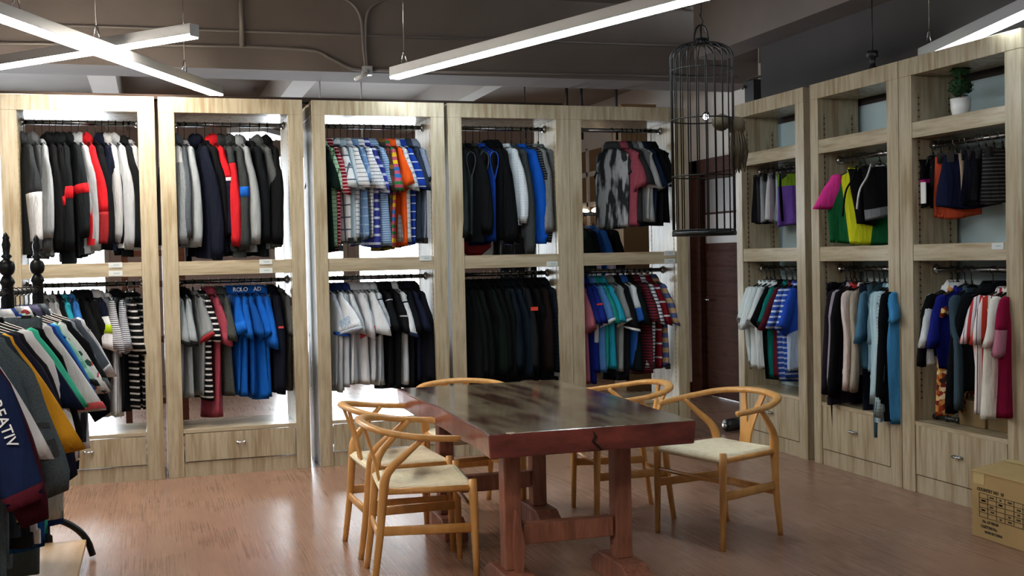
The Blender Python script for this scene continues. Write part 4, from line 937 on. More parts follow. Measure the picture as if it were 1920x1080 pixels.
  ('jacket', 'black jacket right of the blue vest', (2.316, 0.25, 2.352), {'b': '#0b0d10', 'L': 0.83, 'tw': 12, 'k': 0.8}),
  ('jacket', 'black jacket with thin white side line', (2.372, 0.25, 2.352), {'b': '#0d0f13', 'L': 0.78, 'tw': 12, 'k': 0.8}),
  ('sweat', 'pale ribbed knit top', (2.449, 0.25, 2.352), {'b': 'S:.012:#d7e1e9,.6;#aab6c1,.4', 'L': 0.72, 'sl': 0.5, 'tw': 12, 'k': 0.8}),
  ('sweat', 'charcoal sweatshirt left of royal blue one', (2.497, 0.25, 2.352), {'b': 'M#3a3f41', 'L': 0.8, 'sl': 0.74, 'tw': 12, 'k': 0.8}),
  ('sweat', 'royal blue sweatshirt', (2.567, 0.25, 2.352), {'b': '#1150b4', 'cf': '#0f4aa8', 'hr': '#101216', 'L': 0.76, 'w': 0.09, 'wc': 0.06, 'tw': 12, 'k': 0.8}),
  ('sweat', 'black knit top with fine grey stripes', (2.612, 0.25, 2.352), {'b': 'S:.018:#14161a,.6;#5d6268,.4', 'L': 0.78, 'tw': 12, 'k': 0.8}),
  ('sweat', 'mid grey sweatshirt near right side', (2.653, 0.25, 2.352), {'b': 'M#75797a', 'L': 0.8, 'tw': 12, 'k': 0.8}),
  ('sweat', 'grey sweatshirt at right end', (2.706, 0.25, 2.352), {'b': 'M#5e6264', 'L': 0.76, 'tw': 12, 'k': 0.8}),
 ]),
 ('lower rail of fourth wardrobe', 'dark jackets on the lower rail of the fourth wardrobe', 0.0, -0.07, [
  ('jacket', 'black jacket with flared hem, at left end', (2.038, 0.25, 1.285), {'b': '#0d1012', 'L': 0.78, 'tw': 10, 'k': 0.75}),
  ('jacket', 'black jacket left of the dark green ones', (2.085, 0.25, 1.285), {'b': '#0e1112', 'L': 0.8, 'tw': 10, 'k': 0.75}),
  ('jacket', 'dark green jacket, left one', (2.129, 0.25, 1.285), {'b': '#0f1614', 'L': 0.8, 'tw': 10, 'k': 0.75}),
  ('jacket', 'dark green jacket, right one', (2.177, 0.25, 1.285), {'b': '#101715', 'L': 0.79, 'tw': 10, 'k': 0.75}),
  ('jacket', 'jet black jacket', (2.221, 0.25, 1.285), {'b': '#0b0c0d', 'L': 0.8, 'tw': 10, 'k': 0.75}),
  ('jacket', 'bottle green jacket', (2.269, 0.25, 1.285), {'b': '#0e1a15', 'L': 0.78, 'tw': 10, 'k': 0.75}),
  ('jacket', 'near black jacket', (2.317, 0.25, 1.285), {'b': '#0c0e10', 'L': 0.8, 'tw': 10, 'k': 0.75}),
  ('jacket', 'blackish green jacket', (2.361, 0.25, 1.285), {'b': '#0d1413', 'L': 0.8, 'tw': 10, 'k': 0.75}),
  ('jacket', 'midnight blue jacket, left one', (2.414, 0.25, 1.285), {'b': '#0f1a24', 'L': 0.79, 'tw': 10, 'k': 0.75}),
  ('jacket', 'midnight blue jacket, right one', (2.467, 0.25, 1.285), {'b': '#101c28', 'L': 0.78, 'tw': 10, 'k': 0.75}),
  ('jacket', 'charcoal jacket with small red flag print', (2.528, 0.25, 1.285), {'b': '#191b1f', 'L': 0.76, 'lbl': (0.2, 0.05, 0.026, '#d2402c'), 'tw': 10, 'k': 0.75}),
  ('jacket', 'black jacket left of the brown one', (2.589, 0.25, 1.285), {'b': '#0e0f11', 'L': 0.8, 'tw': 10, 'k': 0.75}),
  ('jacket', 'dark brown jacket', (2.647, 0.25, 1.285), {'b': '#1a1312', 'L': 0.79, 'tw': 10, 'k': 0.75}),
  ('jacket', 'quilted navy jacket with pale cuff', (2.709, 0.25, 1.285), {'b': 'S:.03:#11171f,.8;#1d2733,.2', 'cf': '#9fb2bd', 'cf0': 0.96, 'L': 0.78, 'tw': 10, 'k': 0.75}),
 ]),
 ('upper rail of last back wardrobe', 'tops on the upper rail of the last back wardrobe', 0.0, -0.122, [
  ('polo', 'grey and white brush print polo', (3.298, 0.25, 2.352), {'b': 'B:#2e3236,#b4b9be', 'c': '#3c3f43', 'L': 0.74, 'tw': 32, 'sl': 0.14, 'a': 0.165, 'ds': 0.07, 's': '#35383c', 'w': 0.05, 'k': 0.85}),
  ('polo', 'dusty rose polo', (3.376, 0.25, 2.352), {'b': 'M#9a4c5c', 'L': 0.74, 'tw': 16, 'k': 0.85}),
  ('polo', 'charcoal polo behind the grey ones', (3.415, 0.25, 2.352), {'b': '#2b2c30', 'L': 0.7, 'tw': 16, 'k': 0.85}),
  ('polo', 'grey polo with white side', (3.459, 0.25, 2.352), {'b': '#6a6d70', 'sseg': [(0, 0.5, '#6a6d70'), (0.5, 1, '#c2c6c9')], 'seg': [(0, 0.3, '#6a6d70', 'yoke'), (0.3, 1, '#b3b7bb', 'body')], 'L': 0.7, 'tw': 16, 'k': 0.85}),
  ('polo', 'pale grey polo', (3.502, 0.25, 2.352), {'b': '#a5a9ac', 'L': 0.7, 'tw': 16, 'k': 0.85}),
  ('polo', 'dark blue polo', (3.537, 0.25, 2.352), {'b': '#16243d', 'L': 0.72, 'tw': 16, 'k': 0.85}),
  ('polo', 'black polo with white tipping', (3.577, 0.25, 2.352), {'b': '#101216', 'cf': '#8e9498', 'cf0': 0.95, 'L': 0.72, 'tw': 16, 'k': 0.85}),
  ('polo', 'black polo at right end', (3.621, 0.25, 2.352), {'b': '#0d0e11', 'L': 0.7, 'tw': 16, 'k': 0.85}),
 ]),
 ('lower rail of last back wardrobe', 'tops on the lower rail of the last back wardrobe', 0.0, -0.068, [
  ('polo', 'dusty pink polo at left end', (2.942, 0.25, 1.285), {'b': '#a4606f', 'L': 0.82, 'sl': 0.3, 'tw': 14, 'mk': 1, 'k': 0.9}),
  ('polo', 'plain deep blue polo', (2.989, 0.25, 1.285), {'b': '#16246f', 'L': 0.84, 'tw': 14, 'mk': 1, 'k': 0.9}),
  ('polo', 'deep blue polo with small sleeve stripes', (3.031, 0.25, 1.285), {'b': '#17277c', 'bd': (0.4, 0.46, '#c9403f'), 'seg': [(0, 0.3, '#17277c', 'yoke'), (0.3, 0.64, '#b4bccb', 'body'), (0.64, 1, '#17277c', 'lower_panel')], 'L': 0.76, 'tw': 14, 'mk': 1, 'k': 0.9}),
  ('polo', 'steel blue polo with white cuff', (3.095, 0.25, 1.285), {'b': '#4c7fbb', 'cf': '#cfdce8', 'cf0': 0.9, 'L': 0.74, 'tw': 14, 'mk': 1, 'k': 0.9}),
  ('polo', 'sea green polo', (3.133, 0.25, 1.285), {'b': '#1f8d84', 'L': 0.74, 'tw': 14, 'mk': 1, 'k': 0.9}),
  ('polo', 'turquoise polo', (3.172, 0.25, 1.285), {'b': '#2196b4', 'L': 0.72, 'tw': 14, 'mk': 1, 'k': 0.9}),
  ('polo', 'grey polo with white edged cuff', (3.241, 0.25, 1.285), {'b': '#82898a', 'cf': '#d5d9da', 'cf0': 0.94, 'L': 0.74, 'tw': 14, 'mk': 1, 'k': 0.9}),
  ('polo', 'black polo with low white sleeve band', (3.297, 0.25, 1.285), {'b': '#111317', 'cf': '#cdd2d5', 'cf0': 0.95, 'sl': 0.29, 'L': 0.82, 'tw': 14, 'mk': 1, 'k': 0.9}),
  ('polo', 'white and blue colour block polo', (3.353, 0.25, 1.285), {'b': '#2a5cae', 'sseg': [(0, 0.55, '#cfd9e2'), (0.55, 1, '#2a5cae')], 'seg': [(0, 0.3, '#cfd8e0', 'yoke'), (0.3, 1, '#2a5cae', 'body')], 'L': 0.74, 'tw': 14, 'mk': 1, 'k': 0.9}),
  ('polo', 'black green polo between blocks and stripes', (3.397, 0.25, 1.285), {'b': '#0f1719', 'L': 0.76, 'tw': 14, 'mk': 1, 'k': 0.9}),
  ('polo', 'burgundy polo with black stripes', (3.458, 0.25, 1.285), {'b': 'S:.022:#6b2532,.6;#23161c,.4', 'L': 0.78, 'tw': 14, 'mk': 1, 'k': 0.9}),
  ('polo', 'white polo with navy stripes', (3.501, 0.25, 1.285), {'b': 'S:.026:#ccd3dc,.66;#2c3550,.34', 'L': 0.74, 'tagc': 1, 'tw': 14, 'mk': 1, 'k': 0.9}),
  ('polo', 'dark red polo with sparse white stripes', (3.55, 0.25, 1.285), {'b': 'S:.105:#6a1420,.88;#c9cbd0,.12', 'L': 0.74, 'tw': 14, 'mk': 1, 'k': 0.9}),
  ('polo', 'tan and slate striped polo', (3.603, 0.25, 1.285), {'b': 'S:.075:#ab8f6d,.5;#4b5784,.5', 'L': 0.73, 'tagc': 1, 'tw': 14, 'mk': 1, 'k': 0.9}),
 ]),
 ('upper rail of doorway wardrobe', 'shorts and skirts on the upper rail of the doorway wardrobe', -1.5707963267948966, -0.045, [
  ('skirt', 'black shorts, farthest back', (4.235, -0.384, 2.0), {'b': '#17171b', 'L': 0.38, 'tw': 18, 'ctr': 1, 'a': 0.12, 'fl': 1.08}),
  ('skirt', 'dark grey shorts beside the black ones', (4.235, -0.437, 2.0), {'b': '#2b2b30', 'L': 0.38, 'tw': 18, 'ctr': 1, 'a': 0.12, 'fl': 1.08}),
  ('skirt', 'grey running shorts', (4.235, -0.504, 2.0), {'b': '#80868c', 'L': 0.38, 'tw': 18, 'ctr': 1, 'a': 0.12, 'fl': 1.08}),
  ('skirt', 'pale grey running shorts', (4.235, -0.57, 2.0), {'b': '#b9bcc3', 'L': 0.38, 'tw': 18, 'ctr': 1, 'a': 0.12, 'fl': 1.08}),
  ('skirt', 'mauve grey shorts', (4.235, -0.62, 2.0), {'b': '#6b6470', 'L': 0.39, 'tw': 18, 'ctr': 1, 'a': 0.12, 'fl': 1.08}),
  ('skirt', 'ash blue shorts', (4.235, -0.677, 2.0), {'b': '#8fa1a6', 'L': 0.38, 'tw': 18, 'ctr': 1, 'a': 0.12, 'fl': 1.08}),
  ('skirt', 'black skirt with red seam', (4.235, -0.734, 2.0), {'b': '#100d10', 'L': 0.39, 'tw': 18, 'ctr': 1, 'a': 0.12, 'fl': 1.08}),
  ('skirt', 'violet skirt with lime waist', (4.235, -0.803, 2.0), {'b': '#5b3f8d', 'seg': [(0, 0.24, '#62811f', 'waistband'), (0.24, 1, '#5d4191', 'body')], 'L': 0.42, 'tw': -22, 'ctr': 1, 'a': 0.12, 'fl': 1.08}),
 ]),
 ('lower rail of doorway wardrobe', 'tees on the lower rail of the doorway wardrobe', -1.5707963267948966, -0.092, [
  ('tee', 'white tee at left end, nearest the doorway', (4.235, -0.393, 1.285), {'b': '#cfdde2', 'L': 0.7, 'sl': 0.22, 'tw': -4, 'ds': 0.095, 'al': 20}),
  ('tee', 'white tee second from the doorway', (4.235, -0.448, 1.285), {'b': '#d3e0e6', 'L': 0.7, 'tw': -4, 'ds': 0.095, 'al': 20}),
  ('tee', 'white tee third from the doorway', (4.235, -0.509, 1.285), {'b': '#cad8de', 'L': 0.72, 'tw': -4, 'ds': 0.095, 'al': 20}),
  ('tee', 'white tee next to the black one', (4.235, -0.585, 1.285), {'b': '#d0dce2', 'L': 0.73, 'tw': -4, 'ds': 0.095, 'al': 20}),
  ('tee', 'black tee', (4.235, -0.666, 1.285), {'b': '#0d0f12', 'L': 0.78, 'tw': -4, 'ds': 0.095, 'al': 20}),
  ('tee', 'teal green tee', (4.235, -0.746, 1.285), {'b': '#11706a', 'L': 0.76, 'tw': -4, 'ds': 0.095, 'al': 20}),
  ('tee', 'burgundy tee behind the striped one', (4.235, -0.804, 1.285), {'b': '#4f1a26', 'L': 0.74, 'tw': -4, 'ds': 0.095, 'al': 20}),
  ('tee', 'blue tee with white stripes, left one', (4.235, -0.86, 1.285), {'b': 'S:.036:#2c4fa3,.64;#b9c8e2,.36', 'L': 0.77, 'tw': -4, 'ds': 0.095, 'al': 20}),
  ('tee', 'blue tee with white stripes, right one', (4.235, -0.936, 1.285), {'b': 'S:.036:#2a52b0,.66;#b5c6e6,.34', 'L': 0.76, 'tw': -4, 'ds': 0.095, 'al': 20}),
  ('tee', 'royal blue tee with white lower half', (4.235, -0.998, 1.285), {'b': '#2248b2', 'seg': [(0, 0.5, '#2248b2', 'body'), (0.5, 1, '#9fb5d6', 'lower_panel')], 'L': 0.7, 'tw': -4, 'ds': 0.095, 'al': 20}),
 ]),
 ('upper rail of middle right wardrobe', 'sportswear on the upper rail of the middle right wardrobe', -1.5707963267948966, -0.075, [
  ('tee', 'pink, yellow and green sports top', (4.235, -1.555, 2.0), {'b': '#b9c21f', 'sL': '#14532f', 's': '#d0378f', 'sl': 0.18, 'al': 24, 'w': 0.075, 'seg': [(0, 1, 'Y:.13:#c1c824,#14532f', 'body')], 'L': 0.555, 'tw': -32, 'a': 0.19, 't': 0.03, 'ctr': 1, 'fl': 1.0, 'ds': 0.1}),
  ('swim', 'black swimsuit in front of yellow top', (4.235, -1.611, 2.0), {'b': '#0c0d10', 'L': 0.44, 'tw': -32, 'a': 0.105, 'st': '#17181b', 'ctr': 1, 'fl': 0.55}),
  ('swim', 'black sports bra with white straps', (4.235, -1.765, 2.0), {'b': '#0d0e11', 'L': 0.4, 'tw': -34, 'a': 0.115, 'st': '#d9dde0', 'seg': [(0, 0.8, '#0d0e11', 'body'), (0.8, 1, '#6b7075', 'grey_cup')], 'ctr': 1, 'fl': 0.8}),
 ]),
 ('lower rail of middle right wardrobe', 'clothes on the lower rail of the middle right wardrobe', -1.5707963267948966, -0.092, [
  ('trousers', 'long black trousers at left end', (4.235, -1.39, 1.285), {'b': '#15141b', 'L': 1.12, 'a': 0.16, 'tw': 8, 'ds': 0.095, 'al': 8}),
  ('sweat', 'dark plum cardigan beside the black trousers', (4.235, -1.444, 1.285), {'b': '#1f1a24', 'L': 0.86, 'sl': 0.62, 'tw': 8, 'ds': 0.095, 'al': 8}),
  ('sweat', 'lilac grey top', (4.235, -1.497, 1.285), {'b': '#8f8a96', 'L': 0.7, 'tw': 8, 'ds': 0.095, 'al': 8}),
  ('sweat', 'black top with red collar', (4.235, -1.544, 1.285), {'b': '#111216', 'c': '#a33030', 'L': 0.72, 'tw': 8, 'ds': 0.095, 'al': 8}),
  ('sweat', 'pale blush sweatshirt', (4.235, -1.619, 1.285), {'b': '#c9bdbb', 'L': 0.64, 'w': 0.085, 'wc': 0.055, 'tw': 8, 'ds': 0.095, 'al': 8}),
  ('sweat', 'beige sweatshirt beside the blush one', (4.235, -1.692, 1.285), {'b': '#a0978b', 'L': 0.64, 'tw': 8, 'ds': 0.095, 'al': 8}),
  ('trousers', 'dark navy trousers', (4.235, -1.749, 1.285), {'b': '#141a26', 'L': 0.95, 'a': 0.16, 'tw': 8, 'ds': 0.095, 'al': 8}),
  ('tee', 'slate blue tee', (4.235, -1.797, 1.285), {'b': '#46708c', 'L': 0.6, 'sl': 0.25, 'tw': 8, 'ds': 0.095, 'al': 8}),
  ('trousers', 'long dark teal trousers hanging lowest', (4.235, -1.845, 1.285), {'b': '#344e5a', 'L': 1.02, 'a': 0.18, 'tw': 8, 'ds': 0.095, 'al': 8}),
  ('tee', 'grey blue tee', (4.235, -1.873, 1.285), {'b': '#6c8fa3', 'L': 0.62, 'sl': 0.25, 'tw': 8, 'ds': 0.095, 'al': 8}),
  ('sweat', 'ice blue long sleeved top, left one', (4.235, -1.91, 1.285), {'b': '#9dbccb', 'L': 0.66, 'tw': 8, 'ds': 0.095, 'al': 8}),
  ('sweat', 'ice blue long sleeved top, right one', (4.235, -1.946, 1.285), {'b': '#a9c6d4', 'L': 0.66, 'tw': 8, 'ds': 0.095, 'al': 8}),
  ('sweat', 'pale grey check pyjama top', (4.235, -1.983, 1.285), {'b': 'C:.02:#a3b9c4,#5f727e', 'L': 0.9, 'sl': 0.7, 'tw': 8, 'ds': 0.095, 'al': 8}),
  ('sweat', 'black jumper near right side', (4.235, -2.014, 1.285), {'b': '#0e1013', 'L': 0.88, 'tw': 8, 'ds': 0.095, 'al': 8}),
  ('dress', 'bright blue dress at right end', (4.235, -2.044, 1.285), {'b': '#3f86bd', 'L': 0.92, 'sl': 0.12, 'tw': 8, 'ds': 0.095, 'al': 8}),
 ]),
 ('upper rail of topiary wardrobe', 'swimwear on the upper rail of the topiary wardrobe', -1.5707963267948966, -0.075, [
  ('swim', 'black swim top with pink edge', (4.235, -2.266, 2.0), {'b': '#0f0f13', 'L': 0.36, 'seg': [(0, 0.42, '#0f0f13', 'body'), (0.42, 0.5, '#c02a85', 'pink_edge'), (0.5, 1, '#131318', 'lower_panel')], 'tw': -20, 'a': 0.08, 'ctr': 1, 't': 0.018}),
  ('swim', 'black swimsuit with white swing ticket', (4.235, -2.336, 2.0), {'b': '#121217', 'L': 0.35, 'tw': -15, 'a': 0.07, 'lbl': (0.7, 0.055, 0.12, '#d9dcdd'), 'ctr': 1, 't': 0.018}),
  ('skirt', 'coral orange wrap skirt', (4.235, -2.461, 2.0), {'b': '#c4543a', 'L': 0.42, 'tw': -25, 'a': 0.115, 'fl': 1.1, 'ctr': 1, 't': 0.018}),
  ('skirt', 'navy swim skirt', (4.235, -2.557, 2.0), {'b': '#141a33', 'L': 0.37, 'tw': -30, 'a': 0.13, 'fl': 1.3, 'ctr': 1, 't': 0.018}),
  ('skirt', 'beige sarong', (4.235, -2.645, 2.0), {'b': '#9c8b78', 'L': 0.34, 'tw': -22, 'a': 0.11, 'ctr': 1, 't': 0.018}),
  ('skirt', 'black navy swim skirt', (4.235, -2.699, 2.0), {'b': '#10131f', 'L': 0.36, 'tw': -26, 'a': 0.11, 'fl': 1.25, 'ctr': 1, 't': 0.018}),
  ('skirt', 'black swim shorts', (4.235, -2.76, 2.0), {'b': '#0e0f14', 'L': 0.34, 'tw': -24, 'a': 0.11, 'fl': 1.15, 'ctr': 1, 't': 0.018}),
  ('skirt', 'charcoal striped skirt', (4.235, -2.823, 2.0), {'b': 'S:.02:#1c1d21,.6;#4b4a4a,.4', 'L': 0.36, 'tw': -22, 'a': 0.1, 'fl': 1.15, 'ctr': 1, 't': 0.018}),
 ]),
 ('lower rail of topiary wardrobe', 'clothes on the lower rail of the topiary wardrobe', -1.5707963267948966, -0.095, [
  ('tee', 'white long tee at left end', (4.235, -2.423, 1.285), {'b': '#c9d1d6', 'L': 0.52, 'tw': -6, 'ds': 0.095, 'al': 13}),
  ('jacket', 'short black jacket with white collar line', (4.235, -2.46, 1.285), {'b': '#0f1013', 'c': '#c9ced2', 'L': 0.48, 'sl': 0.36, 'tw': -6, 'ds': 0.095, 'al': 13}),
  ('tee', 'ultramarine top', (4.235, -2.527, 1.285), {'b': '#1a2278', 'L': 0.55, 'tw': -6, 'ds': 0.095, 'al': 13}),
  ('dress', 'gold and red sequinned dress', (4.235, -2.468, 1.285), {'b': 'F:#8d3a26,#c58a4a,#d9b77a,#6d2a24,#e6d5b0,#3f2a24,#a8532f', 'L': 0.8, 'sl': 0.05, 'fl': 1.0, 'al': 10, 'tw': 4, 'a': 0.16, 'ds': 0.095}),
  ('sweat', 'slate blue cardigan', (4.235, -2.579, 1.285), {'b': '#3b4f5c', 'L': 0.6, 'tw': 14, 'al': 5, 'ds': 0.095}),
  ('jacket', 'long black coat with rounded hem', (4.235, -2.749, 1.285), {'b': '#0d1014', 'L': 0.66, 'fl': 1.2, 'tw': -24, 'a': 0.18, 'ds': 0.095, 'al': 13}),
  ('tee', 'red and white pinstriped blouse, upper left', (4.235, -2.873, 1.285), {'b': 'V:.05:#b53a3e,.34;#e2dde3,.3;#39405a,.08;#d9d2da,.28', 'L': 0.54, 'tw': -22, 'sl': 0.2, 'w': 0.08, 'ds': 0.095, 'al': 13}),
  ('dress', 'red and white vertical striped dress', (4.235, -2.907, 1.285), {'b': 'V:.075:#b8392f,.42;#e4dcdc,.22;#2d3350,.06;#dcd3d5,.3', 'L': 0.76, 'fl': 1.15, 'tw': -14, 'a': 0.19, 'sl': 0.2, 'w': 0.08, 'ds': 0.095, 'al': 13}),
  ('dress', 'white dress with yellow pineapple motifs', (4.235, -2.929, 1.285), {'b': '#d9dcd6', 'L': 0.78, 'fl': 1.2, 'tw': -3, 'a': 0.18, 'sl': 0.2, 'dots': [(-0.25, 0.2, 0.03, '#c9bf3a'), (-0.2, 0.86, 0.04, '#d6d04a'), (-0.3, 0.6, 0.018, '#2f6a3c')], 'ds': 0.095, 'al': 13}),
  ('dress', 'crimson dress with pink lace sleeve', (4.235, -2.987, 1.285), {'b': '#86173d', 'sseg': [(0, 0.5, '#86173d'), (0.5, 1, '#a86c82')], 'L': 0.74, 'fl': 1.1, 'tw': 2, 'al': 8, 'ds': 0.095}),
 ]),
 ('ornate black rack', 'clothes on the ornate black rack', 1.5707963267948966, -0.1, [
  ('tee', 'white tee with sloping shoulder, farthest on rack', (-0.584, -1.98, 1.3), {'b': '#dfe3e9', 'L': 0.75, 'tw': -12, 'a': 0.24, 'ds': 0.085, 'al': 24}),
  ('polo', 'blue grey tee with white cuff', (-0.595, -2.051, 1.3), {'b': '#59636f', 'cf': '#e7ebef', 'cf0': 0.95, 'L': 0.72, 'sl': 0.24, 'tw': -12, 'a': 0.24, 'ds': 0.085, 'al': 24}),
  ('polo', 'dark grey polo behind pale grey polo', (-0.606, -2.123, 1.3), {'b': '#2c343c', 'L': 0.75, 'tw': -12, 'a': 0.24, 'ds': 0.085, 'al': 24}),
  ('polo', 'pale grey polo with lilac collar', (-0.617, -2.194, 1.3), {'b': '#8b97a2', 'c': '#5d5c7c', 'L': 0.78, 'sl': 0.28, 'tw': -12, 'a': 0.24, 'ds': 0.085, 'al': 24}),
  ('sweat', 'black top under the floral shirt', (-0.627, -2.265, 1.3), {'b': '#131519', 'L': 0.8, 'sl': 0.42, 'tw': -12, 'a': 0.24, 'ds': 0.085, 'al': 24}),
  ('polo', 'white shirt with tiny floral print', (-0.638, -2.337, 1.3), {'b': 'F:#e8ecef,#e8ecef,#eceff2,#e4e9ec,#e8ecef,#c9505a,#e8ecef,#e6eaee,#3f5a52,#eceff2,#e8ecef,#eceff0', 'L': 0.78, 'sl': 0.3, 'tw': -12, 'a': 0.24, 'ds': 0.085, 'al': 24}),
  ('tee', 'mint print tee', (-0.649, -2.408, 1.3), {'b': 'F:#9fdcc4,#a8e2cc,#86c9ae,#b9e8d6', 'cf': '#17191d', 'L': 0.7, 'sl': 0.24, 'tw': -12, 'a': 0.24, 'ds': 0.085, 'al': 24}),
  ('tee', 'bright sky blue tee', (-0.66, -2.479, 1.3), {'b': '#2448b8', 's': '#2f86d8', 'L': 0.92, 'tw': -12, 'a': 0.24, 'ds': 0.085, 'al': 24}),
  ('polo', 'navy polo with royal blue edge', (-0.671, -2.55, 1.3), {'b': '#1f3f82', 'L': 0.98, 'sl': 0.34, 'tw': -12, 'a': 0.24, 'ds': 0.085, 'al': 24}),
  ('polo', 'white polo with coral piping', (-0.682, -2.622, 1.3), {'b': '#e3e5ea', 'bd': (0.9, 0.98, '#c9585a'), 'L': 0.95, 'sl': 0.36, 'tw': -12, 'a': 0.24, 'ds': 0.085, 'al': 24}),
  ('trousers', 'long grey sweatpants under the rack', (-0.692, -2.693, 1.3), {'b': 'M#4f5a62', 'L': 1.16, 'a': 0.2, 'leg': 0.44, 'tw': -12, 'ds': 0.085, 'al': 24}),
  ('sweat', 'black long sleeved top', (-0.703, -2.764, 1.3), {'b': '#0f1114', 'L': 0.82, 'sl': 0.46, 'tw': -12, 'a': 0.24, 'ds': 0.085, 'al': 24}),
  ('tee', 'aqua mint tee edge', (-0.714, -2.836, 1.3), {'b': '#49d0ac', 'L': 0.97, 'sl': 0.3, 'tw': -12, 'a': 0.24, 'ds': 0.085, 'al': 24}),
  ('tee', 'dark navy tee', (-0.725, -2.907, 1.3), {'b': '#1d4f8f', 's': '#161f38', 'L': 1.0, 'sl': 0.3, 'tw': -12, 'a': 0.24, 'ds': 0.085, 'al': 24}),
  ('sweat', 'plain white sweatshirt with long sleeve', (-0.736, -2.978, 1.3), {'b': '#e6e8ee', 'L': 0.95, 'sl': 0.5, 'w': 0.085, 'tw': -12, 'a': 0.24, 'ds': 0.085, 'al': 24}),
  ('sweat', 'black brown sweatshirt', (-0.747, -3.05, 1.3), {'b': '#1f1b20', 'L': 0.95, 'sl': 0.52, 'tw': -12, 'a': 0.24, 'ds': 0.085, 'al': 24}),
  ('sweat', 'ink navy sweatshirt', (-0.758, -3.121, 1.3), {'b': '#1f2236', 'L': 0.85, 'sl': 0.55, 'tw': -12, 'a': 0.24, 'ds': 0.085, 'al': 24}),
  ('tee', 'mustard yellow tee with stiff sleeve', (-0.768, -3.192, 1.3), {'b': '#d99c2b', 'L': 0.85, 'sl': 0.44, 'w': 0.07, 'tw': -12, 'a': 0.24, 'ds': 0.085, 'al': 24}),
  ('sweat', 'dark slate sweatshirt', (-0.779, -3.263, 1.3), {'b': '#2b343b', 'L': 0.86, 'sl': 0.5, 'tw': -12, 'a': 0.24, 'ds': 0.085, 'al': 24}),
  ('sweat', 'grey sweatshirt with black letter on sleeve', (-0.79, -3.335, 1.3), {'b': 'M#4c575e', 'L': 0.95, 'sl': 0.56, 'w': 0.085, 'wc': 0.08, 'tx': (0.66, 'G', 0.2, '#23292d'), 'txo': 0.028, 'psi': 20, 'tw': -12, 'a': 0.24, 'ds': 0.085, 'al': 24}),
  ('sweat', 'slate grey sweatshirt beside lettered one', (-0.801, -3.406, 1.3), {'b': 'M#46525a', 'L': 1.1, 'sl': 0.4, 'tw': -12, 'a': 0.24, 'ds': 0.085, 'al': 24}),
  ('tee', 'white tee behind maroon sweatshirt', (-0.812, -3.477, 1.3), {'b': '#dfe2e8', 'L': 0.9, 'sl': 0.4, 'tw': -12, 'a': 0.24, 'ds': 0.085, 'al': 24}),
  ('sweat', 'maroon sweatshirt', (-0.823, -3.549, 1.3), {'b': '#3f141f', 'L': 0.86, 'sl': 0.6, 'w': 0.08, 'wc': 0.06, 'tw': -12, 'a': 0.24, 'ds': 0.085, 'al': 24}),
  ('sweat', 'navy sweatshirt with white sleeve lettering', (-0.833, -3.62, 1.3), {'b': '#1a2546', 'L': 0.8, 'sl': 0.52, 'w': 0.085, 'wc': 0.07, 'tx': (0.42, 'CREATIV', 0.05, '#e9edf2'), 'txo': 0.03, 'txv': 1, 'txw': 0.025, 'cf': '#4a1722', 'psi': 20, 'tw': -12, 'a': 0.24, 'ds': 0.085, 'al': 24}),
 ]),
 ('clothes rail in the back room', 'clothes on the back room rail', 0.0, -0.122, [
  ('tee', 'black tee', (3.131, 2.3, 1.8), {'b': '#15171b', 'tw': 20, 'L': 0.8, 'k': 0.7}),
  ('tee', 'white tee', (3.188, 2.3, 1.8), {'b': '#cfd4da', 'tw': 20, 'L': 0.8, 'k': 0.7}),
  ('tee', 'navy tee', (3.244, 2.3, 1.8), {'b': '#1a2234', 'tw': 20, 'L': 0.8, 'k': 0.7}),
  ('tee', 'white striped tee', (3.301, 2.3, 1.8), {'b': 'V:.03:#d5d9de,.6;#20242c,.4', 'tw': 20, 'L': 0.8, 'k': 0.7}),
  ('tee', 'dark blue tee', (3.374, 2.3, 1.8), {'b': '#18202f', 'tw': 20, 'L': 0.8, 'k': 0.7}),
  ('jacket', 'dark green jacket', (3.775, 2.3, 1.8), {'b': '#15201b', 'tw': 20, 'L': 0.8, 'k': 0.7}),
  ('sweat', 'black and lilac top', (3.849, 2.3, 1.8), {'b': '#a89fbd', 'seg': [(0, 0.3, '#15161b', 'yoke'), (0.3, 1, '#a89fbd', 'body')], 'sseg': [(0, 0.3, '#15161b'), (0.3, 1, '#a89fbd')], 'tw': 20, 'L': 0.8, 'k': 0.7}),
  ('sweat', 'bright blue and lilac top', (3.946, 2.3, 1.8), {'b': '#2a62b8', 'sseg': [(0, 0.4, '#2a62b8'), (0.4, 1, '#a9a0bd')], 'tw': 20, 'L': 0.8, 'k': 0.7}),
  ('jacket', 'black jacket with red edge', (4.043, 2.3, 1.8), {'b': '#121317', 'cf': '#a82a2e', 'w': 0.1, 'tw': 20, 'L': 0.8, 'k': 0.7}),
 ]),
]
for where, group, rz, zn, items in RAILS:
    for kind, desc, loc, o in items:
        garment(kind, desc, loc, rz, zn, o, where, group, rnd)
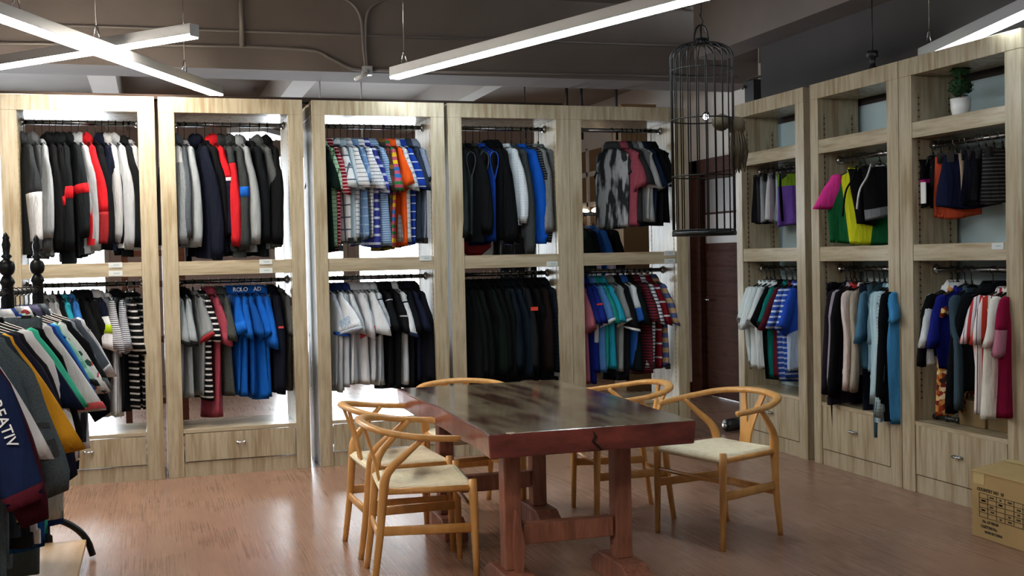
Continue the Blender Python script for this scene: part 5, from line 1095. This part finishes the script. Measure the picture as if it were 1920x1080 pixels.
# ------------------------------------------------------------------ light and camera
w = bpy.data.worlds.new('World'); SC.world = w; w.use_nodes = True
bg = w.node_tree.nodes['Background']; bg.inputs[0].default_value = (.86, .94, 1, 1); bg.inputs[1].default_value = 9.0
cam = bpy.data.cameras.new('Camera'); co = bpy.data.objects.new('Camera', cam); COL.objects.link(co)
cam.sensor_fit = 'HORIZONTAL'; cam.sensor_width = 36; cam.lens = 36*2125.8/1920; cam.clip_end = 60
yaw, pitch, roll = R(17.539), R(-1.582), R(-1.215)
fw = Vector((math.sin(yaw)*math.cos(pitch), math.cos(yaw)*math.cos(pitch), math.sin(pitch)))
rt = Vector((math.cos(yaw), -math.sin(yaw), 0)); up = rt.cross(fw)
r2 = rt*math.cos(roll)+up*math.sin(roll); u2 = -rt*math.sin(roll)+up*math.cos(roll)
mw = Matrix((r2, u2, -fw)).transposed().to_4x4(); mw.translation = Vector((-.0529, -7.7569, 1.4105)); co.matrix_world = mw
SC.camera = co
vs = SC.view_settings; vs.view_transform = 'Standard'; vs.look = 'None'; vs.gamma = 1; vs.use_curve_mapping = False; vs.exposure = 1.1
cy = SC.cycles; cy.use_denoising = True; cy.denoising_input_passes = 'RGB_ALBEDO_NORMAL'; cy.denoising_prefilter = 'ACCURATE'; cy.max_bounces = 8; cy.diffuse_bounces = 5; cy.glossy_bounces = 4; cy.transparent_max_bounces = 8
cy.sample_clamp_indirect = 6; cy.caustics_reflective = False; cy.caustics_refractive = False
